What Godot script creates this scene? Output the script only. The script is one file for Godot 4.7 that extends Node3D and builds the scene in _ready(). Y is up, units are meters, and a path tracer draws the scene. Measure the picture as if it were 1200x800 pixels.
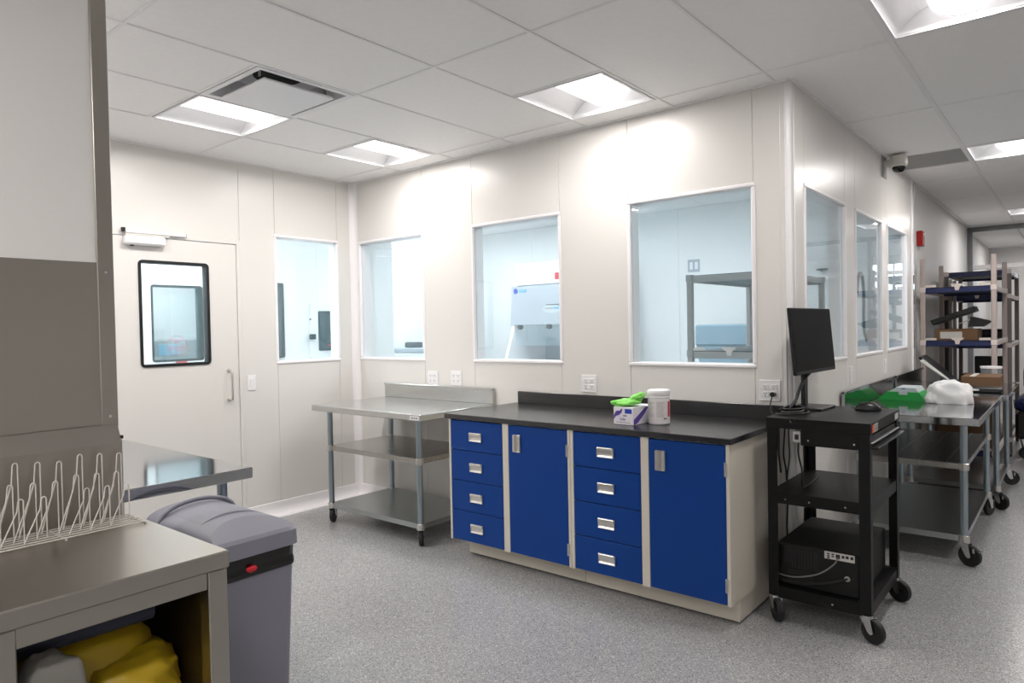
extends Node3D
# A corner of a laboratory support room: a white panelled clean room with windows, blue base
# cabinets, steel tables, an audio-visual cart and shelving down the corridor.

const CEIL := 2.769
var org := {}          # where each node's own origin stands in the room
var used := {}         # names taken at top level
var boxes := {}        # chamfered boxes by size
var M := {}            # materials
var shared := {}       # other shared meshes


func _ready():
	setup_camera()
	setup_world()
	make_materials()
	build_floor()
	build_ceiling()
	build_lights()
	build_walls()
	build_windows()
	build_door()
	build_clean_room()
	build_corridor_end()
	build_base_cabinets()
	build_tables()
	build_cart()
	build_dish_station()
	build_bin()
	build_shelving()
	build_wall_fittings()
	build_counter_things()
	build_table_things()


# ---------------------------------------------------------------- camera, sky, exposure
func setup_camera():
	var yaw := -0.6889
	var pitch := -0.0194
	var roll := -0.0197
	var f := Vector3(sin(yaw) * cos(pitch), sin(pitch), -cos(yaw) * cos(pitch))
	var r := Vector3(cos(yaw), 0, sin(yaw))
	var u := r.cross(f)
	var right := r * cos(roll) + u * sin(roll)
	var up := u * cos(roll) - r * sin(roll)
	var c := Camera3D.new()
	c.name = "camera"
	c.transform = Transform3D(Basis(right, up, -f), Vector3(1.1886, 1.463, 3.8418))
	c.fov = rad_to_deg(2.0 * atan(400.0 / 804.77))
	c.near = 0.05
	c.far = 100.0
	add_child(c)
	c.current = true


const EXPOSURE := 1.05
const LAMP := 2.02          # energy of each lamp of the outer room
const LAMP_CLEAN := 2.9    # energy of each lamp of the clean room
const GLOW := 1.9
const WARM := Color(1.0, 0.98, 0.967)
const COOL := Color(0.94, 0.98, 1.0)


func setup_world():
	var e := Environment.new()
	e.background_mode = Environment.BG_SKY
	var sky := Sky.new()
	var m := ProceduralSkyMaterial.new()
	m.sky_top_color = Color(0.45, 0.62, 0.85)
	m.sky_horizon_color = Color(0.82, 0.88, 0.93)
	m.ground_horizon_color = Color(0.6, 0.6, 0.58)
	m.ground_bottom_color = Color(0.35, 0.35, 0.33)
	m.sky_energy_multiplier = 3.0
	m.ground_energy_multiplier = 2.0
	sky.sky_material = m
	e.sky = sky
	e.tonemap_mode = Environment.TONE_MAPPER_LINEAR
	e.tonemap_exposure = EXPOSURE
	e.sdfgi_enabled = true
	e.ssao_enabled = true
	e.ssil_enabled = true
	var w := WorldEnvironment.new()
	w.name = "world"
	w.environment = e
	add_child(w)


# ---------------------------------------------------------------- helpers: nodes
func numbered(called: String) -> String:
	var n: int = used.get(called, 0)
	used[called] = n + 1
	return called if n == 0 else "%s_%03d" % [called, n]


func thing(called, label, category, at = Vector3.ZERO, group = "", turn = 0.0):
	var o := Node3D.new()
	o.name = numbered(called)
	add_child(o)
	o.position = at
	o.rotation.y = turn
	o.set_meta("label", label)
	o.set_meta("category", category)
	if group != "":
		o.set_meta("group", group)
	org[o] = at if turn == 0.0 else Vector3.ZERO
	return o


func structure(called, label, category):
	var o := Node3D.new()
	o.name = called
	add_child(o)
	o.set_meta("kind", "structure")
	o.set_meta("label", label)
	o.set_meta("category", category)
	org[o] = Vector3.ZERO
	return o


# a part: mesh m whose own origin is put at p (room coordinates), turned by rot (degrees)
func part(parent, called, m, material, p = Vector3.ZERO, rot = Vector3.ZERO):
	var o := MeshInstance3D.new()
	o.name = called
	o.mesh = m
	o.material_override = material
	parent.add_child(o, true)
	o.position = p - org[parent]
	o.rotation_degrees = rot
	org[o] = p
	return o


# a chamfered box between two corners, room coordinates
func box(parent, called, a: Vector3, b: Vector3, material, bevel = 0.002):
	var lo := Vector3(minf(a.x, b.x), minf(a.y, b.y), minf(a.z, b.z))
	var hi := Vector3(maxf(a.x, b.x), maxf(a.y, b.y), maxf(a.z, b.z))
	return part(parent, called, box_mesh(hi - lo, bevel), material, (lo + hi) / 2.0)


func top(o, label, category, group = ""):
	o.set_meta("label", label)
	o.set_meta("category", category)
	if group != "":
		o.set_meta("group", group)
	return o


# ---------------------------------------------------------------- helpers: meshes
func face(st: SurfaceTool, a: Vector3, b: Vector3, c: Vector3, n: Vector3):
	st.set_normal(n)
	if (c - a).cross(b - a).dot(n) >= 0.0:
		st.add_vertex(a); st.add_vertex(b); st.add_vertex(c)
	else:
		st.add_vertex(a); st.add_vertex(c); st.add_vertex(b)


func quad(st, a, b, c, d, n):
	face(st, a, b, c, n)
	face(st, a, c, d, n)


func begin() -> SurfaceTool:
	var st := SurfaceTool.new()
	st.begin(Mesh.PRIMITIVE_TRIANGLES)
	return st


func put_box(st: SurfaceTool, s: Vector3, bevel: float, at := Vector3.ZERO, turn := Basis.IDENTITY):
	var h := s / 2.0
	var b := minf(bevel, minf(h.x, minf(h.y, h.z)) * 0.49)
	var P := func(sx: int, sy: int, sz: int, ax: int) -> Vector3:
		var v := Vector3(sx * (h.x - b), sy * (h.y - b), sz * (h.z - b))
		if ax == 0: v.x = sx * h.x
		if ax == 1: v.y = sy * h.y
		if ax == 2: v.z = sz * h.z
		return at + turn * v
	for s1 in [-1, 1]:
		quad(st, P.call(s1, -1, -1, 0), P.call(s1, 1, -1, 0), P.call(s1, 1, 1, 0), P.call(s1, -1, 1, 0), turn * Vector3(s1, 0, 0))
		quad(st, P.call(-1, s1, -1, 1), P.call(1, s1, -1, 1), P.call(1, s1, 1, 1), P.call(-1, s1, 1, 1), turn * Vector3(0, s1, 0))
		quad(st, P.call(-1, -1, s1, 2), P.call(1, -1, s1, 2), P.call(1, 1, s1, 2), P.call(-1, 1, s1, 2), turn * Vector3(0, 0, s1))
	if b <= 0.0:
		return
	for s1 in [-1, 1]:
		for s2 in [-1, 1]:
			quad(st, P.call(s1, s2, -1, 0), P.call(s1, s2, -1, 1), P.call(s1, s2, 1, 1), P.call(s1, s2, 1, 0), turn * Vector3(s1, s2, 0).normalized())
			quad(st, P.call(s1, -1, s2, 0), P.call(s1, -1, s2, 2), P.call(s1, 1, s2, 2), P.call(s1, 1, s2, 0), turn * Vector3(s1, 0, s2).normalized())
			quad(st, P.call(-1, s1, s2, 1), P.call(-1, s1, s2, 2), P.call(1, s1, s2, 2), P.call(1, s1, s2, 1), turn * Vector3(0, s1, s2).normalized())
			for s3 in [-1, 1]:
				face(st, P.call(s1, s2, s3, 0), P.call(s1, s2, s3, 1), P.call(s1, s2, s3, 2), turn * Vector3(s1, s2, s3).normalized())


func box_mesh(s: Vector3, bevel := 0.002) -> ArrayMesh:
	var key := "%.4f %.4f %.4f %.4f" % [s.x, s.y, s.z, bevel]
	if not boxes.has(key):
		var st := begin()
		put_box(st, s, bevel)
		boxes[key] = st.commit()
	return boxes[key]


# many boxes joined: each [corner, corner]
func joined(list: Array, bevel := 0.0) -> ArrayMesh:
	var st := begin()
	for q in list:
		var a: Vector3 = q[0]
		var b: Vector3 = q[1]
		put_box(st, (b - a).abs(), bevel, (a + b) / 2.0)
	return st.commit()


# a tube swept along points
func put_tube(st: SurfaceTool, pts: Array, r: float, seg := 8, closed := false):
	var n := pts.size()
	var t0: Vector3 = (pts[1] - pts[0]).normalized()
	var side := t0.cross(Vector3.UP if absf(t0.y) < 0.9 else Vector3.RIGHT).normalized()
	var rings := []
	for i in n:
		var t: Vector3
		if closed: t = (pts[(i + 1) % n] - pts[(i - 1 + n) % n]).normalized()
		elif i == 0: t = t0
		elif i == n - 1: t = (pts[i] - pts[i - 1]).normalized()
		else: t = (pts[i + 1] - pts[i - 1]).normalized()
		side = (side - t * side.dot(t)).normalized()
		var up := side.cross(t)
		var ring := []
		for k in seg:
			var a := TAU * k / seg
			ring.append(side * cos(a) + up * sin(a))
		rings.append(ring)
	var last := n if closed else n - 1
	for i in last:
		var j := (i + 1) % n
		for k in seg:
			var l := (k + 1) % seg
			var q := [[i, k], [j, k], [j, l], [i, l]]
			for tri in [[0, 1, 2], [0, 2, 3]]:
				var vs := []
				for w in tri:
					var nn: Vector3 = rings[q[w][0]][q[w][1]]
					vs.append([pts[q[w][0]] + nn * r, nn])
				var gn: Vector3 = (vs[2][0] - vs[0][0]).cross(vs[1][0] - vs[0][0])
				if gn.dot(vs[0][1]) < 0.0:
					var tmp = vs[1]
					vs[1] = vs[2]
					vs[2] = tmp
				for v in vs:
					st.set_normal(v[1])
					st.add_vertex(v[0])
	if not closed:
		for e in [0, n - 1]:
			var nn: Vector3 = (pts[e] - pts[1 if e == 0 else n - 2]).normalized()
			for k in seg:
				face(st, pts[e], pts[e] + rings[e][k] * r, pts[e] + rings[e][(k + 1) % seg] * r, nn)


func tube(pts: Array, r: float, seg := 8, closed := false) -> ArrayMesh:
	var st := begin()
	put_tube(st, pts, r, seg, closed)
	return st.commit()


func smooth_path(pts: Array, per := 6) -> Array:
	var c := Curve3D.new()
	for i in pts.size():
		var a: Vector3 = pts[maxi(i - 1, 0)]
		var b: Vector3 = pts[mini(i + 1, pts.size() - 1)]
		var t := (b - a) / 6.0
		c.add_point(pts[i], -t, t)
	var out := []
	for i in pts.size() - 1:
		for k in per:
			out.append(c.sample(i, float(k) / per))
	out.append(pts[-1])
	return out


# turned on the y axis: profile of [radius, height]
func put_lathe(st: SurfaceTool, prof: Array, seg := 24, xf := Transform3D.IDENTITY):
	for i in prof.size() - 1:
		var a: Array = prof[i]
		var b: Array = prof[i + 1]
		var d := Vector2(b[0] - a[0], b[1] - a[1])
		if d.length() < 1e-6:
			continue
		var pn := Vector2(d.y, -d.x).normalized()
		for k in seg:
			var u := TAU * k / seg
			var w := TAU * (k + 1) / seg
			var c0 := Vector3(cos(u), 0, sin(u))
			var c1 := Vector3(cos(w), 0, sin(w))
			var vs := [[c0 * a[0] + Vector3.UP * a[1], c0], [c1 * a[0] + Vector3.UP * a[1], c1], [c1 * b[0] + Vector3.UP * b[1], c1], [c0 * b[0] + Vector3.UP * b[1], c0]]
			for tri in [[0, 1, 2], [0, 2, 3]]:
				var p := []
				for q in tri:
					var nn: Vector3 = (vs[q][1] * pn.x + Vector3.UP * pn.y)
					p.append([xf * vs[q][0], (xf.basis * nn).normalized()])
				if p[0][0].is_equal_approx(p[1][0]) or p[1][0].is_equal_approx(p[2][0]) or p[0][0].is_equal_approx(p[2][0]):
					continue
				var g: Vector3 = (p[2][0] - p[0][0]).cross(p[1][0] - p[0][0])
				if g.dot(p[0][1]) < 0.0:
					var tmp = p[1]
					p[1] = p[2]
					p[2] = tmp
				for v in p:
					st.set_normal(v[1])
					st.add_vertex(v[0])


func lathe(prof: Array, seg := 24, xf := Transform3D.IDENTITY) -> ArrayMesh:
	var st := begin()
	put_lathe(st, prof, seg, xf)
	return st.commit()


func cyl(r: float, h: float, seg := 20, axis := 1) -> ArrayMesh:
	var key := "c%.4f %.4f %d %d" % [r, h, seg, axis]
	if not shared.has(key):
		var xf := Transform3D.IDENTITY
		if axis == 0: xf.basis = Basis(Vector3.BACK, -PI / 2)
		if axis == 2: xf.basis = Basis(Vector3.RIGHT, PI / 2)
		var b := minf(r, h) * 0.08
		shared[key] = lathe([[0, -h / 2], [r - b, -h / 2], [r, -h / 2 + b], [r, h / 2 - b], [r - b, h / 2], [0, h / 2]], seg, xf)
	return shared[key]


# a flat outline (x, y) drawn out along z, centred
func put_prism(st: SurfaceTool, poly: PackedVector2Array, depth: float, xf := Transform3D.IDENTITY):
	var idx := Geometry2D.triangulate_polygon(poly)
	var h := depth / 2.0
	for i in range(0, idx.size(), 3):
		for s in [-1.0, 1.0]:
			var v := []
			for k in 3:
				var p := poly[idx[i + k]]
				v.append(xf * Vector3(p.x, p.y, s * h))
			face(st, v[0], v[1], v[2], xf.basis * Vector3(0, 0, s))
	var area := 0.0
	for i in poly.size():
		area += poly[i].cross(poly[(i + 1) % poly.size()])
	for i in poly.size():
		var a := poly[i]
		var b := poly[(i + 1) % poly.size()]
		var n := Vector2((b - a).y, -(b - a).x).normalized() * signf(area)
		quad(st, xf * Vector3(a.x, a.y, -h), xf * Vector3(b.x, b.y, -h), xf * Vector3(b.x, b.y, h), xf * Vector3(a.x, a.y, h), xf.basis * Vector3(n.x, n.y, 0))


func prism(poly: Array, depth: float, xf := Transform3D.IDENTITY) -> ArrayMesh:
	var st := begin()
	put_prism(st, PackedVector2Array(poly), depth, xf)
	return st.commit()


# a soft lump: an ellipsoid pushed in and out by noise, flattened below
func blob(size: Vector3, noise_seed: int, amount: float, freq: float, floor_at := -1.0, squareness := 1.0) -> ArrayMesh:
	var nz := FastNoiseLite.new()
	nz.seed = noise_seed
	nz.frequency = freq
	nz.fractal_octaves = 3
	var st := begin()
	st.set_smooth_group(0)
	var nu := 40
	var nv := 22
	var at := func(i: int, j: int) -> Vector3:
		var u := TAU * (i % nu) / nu
		var v := PI * j / nv - PI / 2
		var d := Vector3(cos(v) * cos(u), sin(v), cos(v) * sin(u))
		var p := Vector3(signf(d.x) * pow(absf(d.x), squareness), signf(d.y) * pow(absf(d.y), squareness), signf(d.z) * pow(absf(d.z), squareness))
		p *= 1.0 + amount * nz.get_noise_3dv(d * 10.0)
		p = p * size / 2.0
		p.y = maxf(p.y, floor_at)
		return p
	for i in nu:
		for j in nv:
			var a: Vector3 = at.call(i, j)
			var b: Vector3 = at.call(i + 1, j)
			var c: Vector3 = at.call(i + 1, j + 1)
			var d: Vector3 = at.call(i, j + 1)
			if j > 0:
				st.add_vertex(a); st.add_vertex(c); st.add_vertex(b)
			if j < nv - 1:
				st.add_vertex(a); st.add_vertex(d); st.add_vertex(c)
	st.index()
	st.generate_normals()
	return st.commit()


# letters, standing on the xy plane and facing +z
func letters(words: String, high: float, depth := 0.001) -> TextMesh:
	var t := TextMesh.new()
	var f := SystemFont.new()
	f.font_names = PackedStringArray(["Droid Sans"])
	t.font = f
	t.text = words
	t.font_size = 32
	t.pixel_size = high / 24.0
	t.depth = depth
	t.curve_step = 4.0
	return t


# ---------------------------------------------------------------- materials
func mat(called, color: Color, rough := 0.5, metal := 0.0) -> StandardMaterial3D:
	var m := StandardMaterial3D.new()
	m.resource_name = called
	m.albedo_color = color
	m.roughness = rough
	m.metallic = metal
	M[called] = m
	return m


func noise_tex(freq: float, seed_: int, lo: Color, hi: Color, size := 512, octaves := 4) -> ImageTexture:
	var nz := FastNoiseLite.new()
	nz.seed = seed_
	nz.frequency = freq
	nz.fractal_octaves = octaves
	var im := nz.get_seamless_image(size, size)
	im.convert(Image.FORMAT_L8)
	var src := im.get_data()
	var out := PackedByteArray()
	out.resize(src.size() * 3)
	for i in src.size():
		var c := lo.lerp(hi, src[i] / 255.0)
		out[i * 3] = int(c.r * 255.0)
		out[i * 3 + 1] = int(c.g * 255.0)
		out[i * 3 + 2] = int(c.b * 255.0)
	return ImageTexture.create_from_image(Image.create_from_data(size, size, false, Image.FORMAT_RGB8, out))


# fine parallel polishing lines
func brush_texture(low: float) -> ImageTexture:
	var n := 512
	var rng := RandomNumberGenerator.new()
	rng.seed = 23
	var im := Image.create(8, n, false, Image.FORMAT_L8)
	for y in n:
		var v := rng.randf_range(low, 1.0)
		for x in 8:
			var g := clampf(v + rng.randf_range(-0.04, 0.04), 0.0, 1.0)
			im.set_pixel(x, y, Color(g, g, g))
	im.resize(n, n, Image.INTERPOLATE_CUBIC)
	return ImageTexture.create_from_image(im)


func triplanar(m: StandardMaterial3D, scale: float):
	m.uv1_triplanar = true
	m.uv1_world_triplanar = true
	m.uv1_scale = Vector3.ONE * scale


func flake_texture() -> ImageTexture:
	# epoxy floor with coloured flakes: many small irregular chips of four greys
	var n := 1024
	var rng := RandomNumberGenerator.new()
	rng.seed = 11
	var data := PackedByteArray()
	data.resize(n * n * 3)
	for i in n * n:
		var g := 159 + rng.randi_range(-14, 14)
		data[i * 3] = g
		data[i * 3 + 1] = g
		data[i * 3 + 2] = g + 1
	var tones := [[120, 120, 123], [202, 201, 198], [138, 139, 146], [188, 184, 177], [212, 211, 210], [102, 103, 108], [172, 172, 178]]
	for k in 90000:
		var x := rng.randi_range(0, n - 1)
		var y := rng.randi_range(0, n - 1)
		var w := rng.randi_range(1, 3)
		var h := rng.randi_range(1, 3)
		var t: Array = tones[rng.randi_range(0, tones.size() - 1)]
		for a in w:
			for b in h:
				var i := (((y + b) % n) * n + (x + a) % n) * 3
				data[i] = t[0]
				data[i + 1] = t[1]
				data[i + 2] = t[2]
	return ImageTexture.create_from_image(Image.create_from_data(n, n, false, Image.FORMAT_RGB8, data))


func make_materials():
	var m := mat("epoxy_floor", Color(1.0, 1.0, 1.0), 0.27)
	m.albedo_texture = flake_texture()
	m.roughness_texture = noise_tex(0.02, 5, Color(0.75, 0.75, 0.75), Color(1, 1, 1))
	triplanar(m, 0.62)
	m = mat("wall_panel", Color(0.872, 0.862, 0.846), 0.3)
	m.metallic_specular = 0.5
	m = mat("wall_paint", Color(0.93, 0.925, 0.915), 0.55)
	mat("clean_wall", Color(0.94, 0.95, 0.95), 0.4)
	mat("pvc_trim", Color(0.95, 0.94, 0.945), 0.28)
	m = mat("ceiling_tile", Color(0.972, 0.967, 0.962), 0.55)
	m.albedo_texture = noise_tex(0.05, 3, Color(0.985, 0.985, 0.985), Color(1, 1, 1))
	triplanar(m, 0.8)
	mat("ceiling_tee", Color(0.93, 0.925, 0.925), 0.45)
	mat("grille_grey", Color(0.68, 0.675, 0.67), 0.5)
	mat("fixture_white", Color(0.9, 0.9, 0.91), 0.35)
	for s in [["lens_warm", WARM], ["lens_cool", COOL]]:
		m = mat(s[0], Color(0.95, 0.95, 0.95), 0.4)
		m.emission_enabled = true
		m.emission = s[1]
		m.emission_energy_multiplier = GLOW
	# steels
	var brush := brush_texture(0.9)
	for s in [["steel_table", Color(0.8, 0.8, 0.795), 0.24], ["steel_mirror", Color(0.66, 0.67, 0.68), 0.1], ["steel_brushed", Color(0.67, 0.65, 0.62), 0.34], ["steel_shelf", Color(0.68, 0.67, 0.65), 0.28], ["steel_edge", Color(0.8, 0.79, 0.77), 0.3]]:
		m = mat(s[0], s[1], s[2], 1.0)
		m.roughness_texture = brush
		triplanar(m, 7.0)
	mat("galvanised", Color(0.62, 0.67, 0.7), 0.28, 1.0)
	mat("chrome", Color(0.8, 0.8, 0.81), 0.16, 1.0)
	mat("satin_nickel", Color(0.86, 0.85, 0.83), 0.33, 1.0)
	mat("galvanised_shelf", Color(0.7, 0.72, 0.72), 0.3, 1.0)
	# cabinets
	m = mat("cabinet_blue", Color(0.0, 0.23, 0.53), 0.42)
	m.metallic_specular = 0.38
	m = mat("cabinet_beige", Color(0.83, 0.805, 0.755), 0.45)
	m = mat("epoxy_resin_black", Color(0.105, 0.105, 0.115), 0.24)
	m.metallic_specular = 0.75
	# plastics and paint
	mat("black_powder_coat", Color(0.05, 0.05, 0.052), 0.45).metallic_specular = 0.35
	mat("black_plastic", Color(0.055, 0.055, 0.06), 0.35)
	mat("black_matt", Color(0.045, 0.045, 0.047), 0.7)
	mat("black_rubber", Color(0.075, 0.075, 0.08), 0.55)
	mat("screen_off", Color(0.06, 0.06, 0.063), 0.4).metallic_specular = 0.25
	mat("cable_black", Color(0.05, 0.05, 0.05), 0.45)
	mat("cable_grey", Color(0.45, 0.45, 0.46), 0.5)
	mat("white_plastic", Color(0.93, 0.925, 0.93), 0.35)
	mat("print_grey", Color(0.6, 0.59, 0.6), 0.5)
	mat("print_dark", Color(0.18, 0.18, 0.2), 0.5)
	mat("print_red", Color(0.8, 0.08, 0.16), 0.45)
	mat("print_rose", Color(0.86, 0.4, 0.45), 0.45)
	mat("print_blue", Color(0.1, 0.25, 0.72), 0.45)
	mat("print_cyan", Color(0.35, 0.68, 0.86), 0.45)
	mat("print_purple", Color(0.36, 0.26, 0.62), 0.45)
	mat("print_orange", Color(0.9, 0.32, 0.1), 0.45)
	mat("carton_white", Color(0.93, 0.92, 0.95), 0.5)
	mat("card_brown", Color(0.42, 0.31, 0.21), 0.8)
	mat("label_pale", Color(0.78, 0.77, 0.75), 0.6)
	mat("glove_green", Color(0.56, 0.9, 0.42), 0.5)
	mat("lid_green", Color(0.13, 0.62, 0.26), 0.35)
	mat("lid_grey", Color(0.75, 0.79, 0.8), 0.4)
	m = mat("bag_white", Color(0.92, 0.92, 0.92), 0.35)
	m = mat("bag_yellow", Color(0.76, 0.64, 0.13), 0.4)
	m = mat("bag_black", Color(0.05, 0.05, 0.052), 0.2)
	mat("bin_grey", Color(0.5, 0.5, 0.545), 0.42)
	mat("bin_blue", Color(0.52, 0.63, 0.7), 0.4)
	mat("roll_navy", Color(0.17, 0.19, 0.27), 0.6)
	mat("cloth_grey", Color(0.5, 0.49, 0.47), 0.8)
	mat("post_taupe", Color(0.68, 0.63, 0.61), 0.45)
	mat("post_dark", Color(0.44, 0.415, 0.405), 0.45)
	mat("post_grey", Color(0.6, 0.58, 0.57), 0.45)
	mat("shelf_navy", Color(0.1, 0.14, 0.31), 0.35)
	mat("shelf_dark", Color(0.1, 0.105, 0.13), 0.45)
	mat("clip_pale", Color(0.82, 0.78, 0.75), 0.45)
	mat("wire_white", Color(0.86, 0.84, 0.82), 0.35)
	mat("hood_grey", Color(0.68, 0.71, 0.75), 0.4)
	mat("hood_white", Color(0.94, 0.95, 0.97), 0.3)
	mat("alarm_red", Color(0.62, 0.05, 0.06), 0.35)
	mat("frame_grey", Color(0.52, 0.52, 0.53), 0.5)
	mat("gasket_black", Color(0.03, 0.03, 0.035), 0.5)
	mat("dome_dark", Color(0.03, 0.035, 0.05), 0.08)
	mat("camera_white", Color(0.83, 0.82, 0.79), 0.35)
	mat("film_clear", Color(0.8, 0.82, 0.83), 0.2)
	m = mat("glass", Color(0.72, 0.9, 0.95, 0.08), 0.0)
	m.transparency = BaseMaterial3D.TRANSPARENCY_ALPHA
	m = mat("glass_dark", Color(0.25, 0.3, 0.32, 0.55), 0.02)
	m.transparency = BaseMaterial3D.TRANSPARENCY_ALPHA
	m = mat("poly_clear", Color(0.85, 0.87, 0.88, 0.25), 0.15)
	m.transparency = BaseMaterial3D.TRANSPARENCY_ALPHA


# ---------------------------------------------------------------- the setting
func build_floor():
	var f = part(self_root(), "floor", box_mesh(Vector3(14.0, 0.1, 18.6), 0.0), M.epoxy_floor, Vector3(-1.0, -0.05, -2.6))
	f.set_meta("kind", "structure")
	top(f, "grey flecked epoxy floor of the laboratory", "floor")


func self_root():
	org[self] = Vector3.ZERO
	return self


const XL := [-3.77, -3.1, -2.495, -1.89, -1.285, -0.68, -0.075, 0.518, 1.123, 1.728, 2.333, 2.938, 3.543, 4.148, 4.6]
const ZN := [0.0, 0.198, 1.408, 2.618, 3.828, 5.038, 6.25, 6.6]        # lines of the front part
const ZF := [0.198, -1.107, -2.412, -3.717, -5.02, -6.33, -7.63, -8.0]   # lines down the corridor
# half cells taken by fittings: column index, z at the start of the half (towards +z) and lamp strength
const LIGHTS := [[4, 0.198, 0.6], [1, 0.198, 0.65], [1, 1.408, 0.8], [7, 0.198, 0.85], [7, -3.017, 1.0], [7, -6.935, 0.9], [1, 2.618, 1.0], [3, 3.828, 1.2], [7, 3.828, 1.1], [5, 5.038, 1.2], [10, 5.038, 1.2], [10, -3.017, 1.0], [9, -1.712, 0.65]]  # later entries are unseen, placed to even the light on walls and ceiling
const DIFFUSER := [2, 1.408]
const RETURN_GRILLE := [6, -3.017]


func taken(col: int, z: float) -> bool:
	for q in LIGHTS + [DIFFUSER, RETURN_GRILLE]:
		if q[0] == col and absf(q[1] - z) < 0.01:
			return true
	return false


func tile(parent, x0: float, x1: float, z0: float, z1: float):
	box(parent, "ceiling_tile", Vector3(x0 + 0.002, CEIL + 0.004, z0 + 0.002), Vector3(x1 - 0.002, CEIL + 0.02, z1 - 0.002), M.ceiling_tile, 0.002)


func build_ceiling():
	var c = structure("ceiling", "white suspended tile ceiling with thin metal grid", "ceiling")
	var cell := func(col: int, za: float, zb: float):
		# za > zb is towards the camera; a cell may hold a fitting in either half
		var x0: float = XL[col]
		var x1: float = XL[col + 1]
		var lo := minf(za, zb)
		var hi := maxf(za, zb)
		var low_taken := taken(col, lo)
		var high_taken := taken(col, hi - 0.605)
		if low_taken or high_taken:
			var mid := lo + 0.605 if low_taken else hi - 0.605
			if not low_taken: tile(c, x0, x1, lo, mid)
			if not high_taken: tile(c, x0, x1, mid, hi)
			box(c, "grid_tee", Vector3(x0, CEIL, mid - 0.0075), Vector3(x1, CEIL + 0.024, mid + 0.0075), M.ceiling_tee, 0.001)
		else:
			tile(c, x0, x1, lo, hi)
	for col in XL.size() - 1:
		for r in ZN.size() - 1:
			if r == 0 and col >= 6:
				continue
			cell.call(col, ZN[r], ZN[r + 1])
		if col >= 6:
			for r in ZF.size() - 1:
				cell.call(col, ZF[r + 1], ZF[r])
	for i in range(1, XL.size() - 1):
		var w := 0.014 if i == 7 else 0.0075
		var far := 0.0 if i < 7 else -8.0
		box(c, "grid_tee", Vector3(XL[i] - w, CEIL - 0.001, far), Vector3(XL[i] + w, CEIL + 0.03, 6.6), M.ceiling_tee, 0.001)
	for r in range(1, ZN.size() - 1):
		box(c, "grid_tee", Vector3(-3.77, CEIL, ZN[r] - 0.0075), Vector3(4.6, CEIL + 0.03, ZN[r] + 0.0075), M.ceiling_tee, 0.001)
	for r in range(1, ZF.size() - 1):
		box(c, "grid_tee", Vector3(0.0, CEIL, ZF[r] - 0.0075), Vector3(4.6, CEIL + 0.03, ZF[r] + 0.0075), M.ceiling_tee, 0.001)
	# angle trim where ceiling meets walls
	box(c, "wall_angle", Vector3(-3.77, CEIL - 0.004, 0.0), Vector3(0.0, CEIL + 0.02, 0.022), M.ceiling_tee, 0.001)
	box(c, "wall_angle", Vector3(0.0, CEIL - 0.004, 0.0), Vector3(0.022, CEIL + 0.02, -8.0), M.ceiling_tee, 0.001)
	box(c, "wall_angle", Vector3(-3.77, CEIL - 0.004, 0.0), Vector3(-3.748, CEIL + 0.02, 6.6), M.ceiling_tee, 0.001)
	box(c, "light_blocking_deck", Vector3(-7.9, 2.96, -11.7), Vector3(4.8, 3.05, 6.8), M.wall_paint, 0.0)  # unseen slab over the ceiling, keeps outside light out
	# the supply diffuser: square plate hung under a recessed neck
	var d = thing("ceiling_diffuser", "square white air supply diffuser plate hung in the ceiling beside a lit panel", "diffuser", Vector3(-2.1925, CEIL, 1.7105))
	var x0 := -2.495 + 0.012
	var x1 := -1.89 - 0.012
	var z0 := 1.408 + 0.012
	var z1 := 2.013 - 0.012
	part(d, "frame", joined([[Vector3(x0, 0, z0), Vector3(x1, 0.012, z0 + 0.03)], [Vector3(x0, 0, z1 - 0.03), Vector3(x1, 0.012, z1)], [Vector3(x0, 0, z0 + 0.03), Vector3(x0 + 0.03, 0.012, z1 - 0.03)], [Vector3(x1 - 0.03, 0, z0 + 0.03), Vector3(x1, 0.012, z1 - 0.03)]], 0.001), M.fixture_white, Vector3(0, CEIL - 0.003, 0))
	var neck := joined([[Vector3(x0 + 0.03, 0.0, z0 + 0.026), Vector3(x1 - 0.03, 0.1, z0 + 0.03)], [Vector3(x0 + 0.03, 0.0, z1 - 0.03), Vector3(x1 - 0.03, 0.1, z1 - 0.026)], [Vector3(x0 + 0.026, 0.0, z0 + 0.03), Vector3(x0 + 0.03, 0.1, z1 - 0.03)], [Vector3(x1 - 0.03, 0.0, z0 + 0.03), Vector3(x1 - 0.026, 0.1, z1 - 0.03)], [Vector3(x0 + 0.026, 0.1, z0 + 0.026), Vector3(x1 - 0.026, 0.104, z1 - 0.026)]])
	part(d, "neck", neck, M.fixture_white, Vector3(0, CEIL + 0.009, 0))
	part(d, "duct_collar", cyl(0.13, 0.01, 28), M.black_matt, Vector3(-2.1925, CEIL + 0.1, 1.7105))
	for a in [[-1, -1], [-1, 1], [1, -1], [1, 1]]:
		part(d, "hanger", box_mesh(Vector3(0.02, 0.1, 0.004), 0.0), M.satin_nickel, Vector3(-2.1925 + a[0] * 0.15, CEIL + 0.06, 1.7105 + a[1] * 0.2))
	box(d, "plate", Vector3(x0 + 0.078, CEIL - 0.022, z0 + 0.078), Vector3(x1 - 0.078, CEIL - 0.012, z1 - 0.078), M.fixture_white, 0.004)
	# the grey return grille by the camera
	var g = thing("return_air_grille", "flat grey return air grille set in the corridor ceiling beside the dome camera", "air grille", Vector3(0.26, CEIL, -2.71))
	box(g, "panel", Vector3(0.024, CEIL + 0.012, -3.005), Vector3(0.504, CEIL + 0.02, -2.424), M.grille_grey, 0.001)
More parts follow.
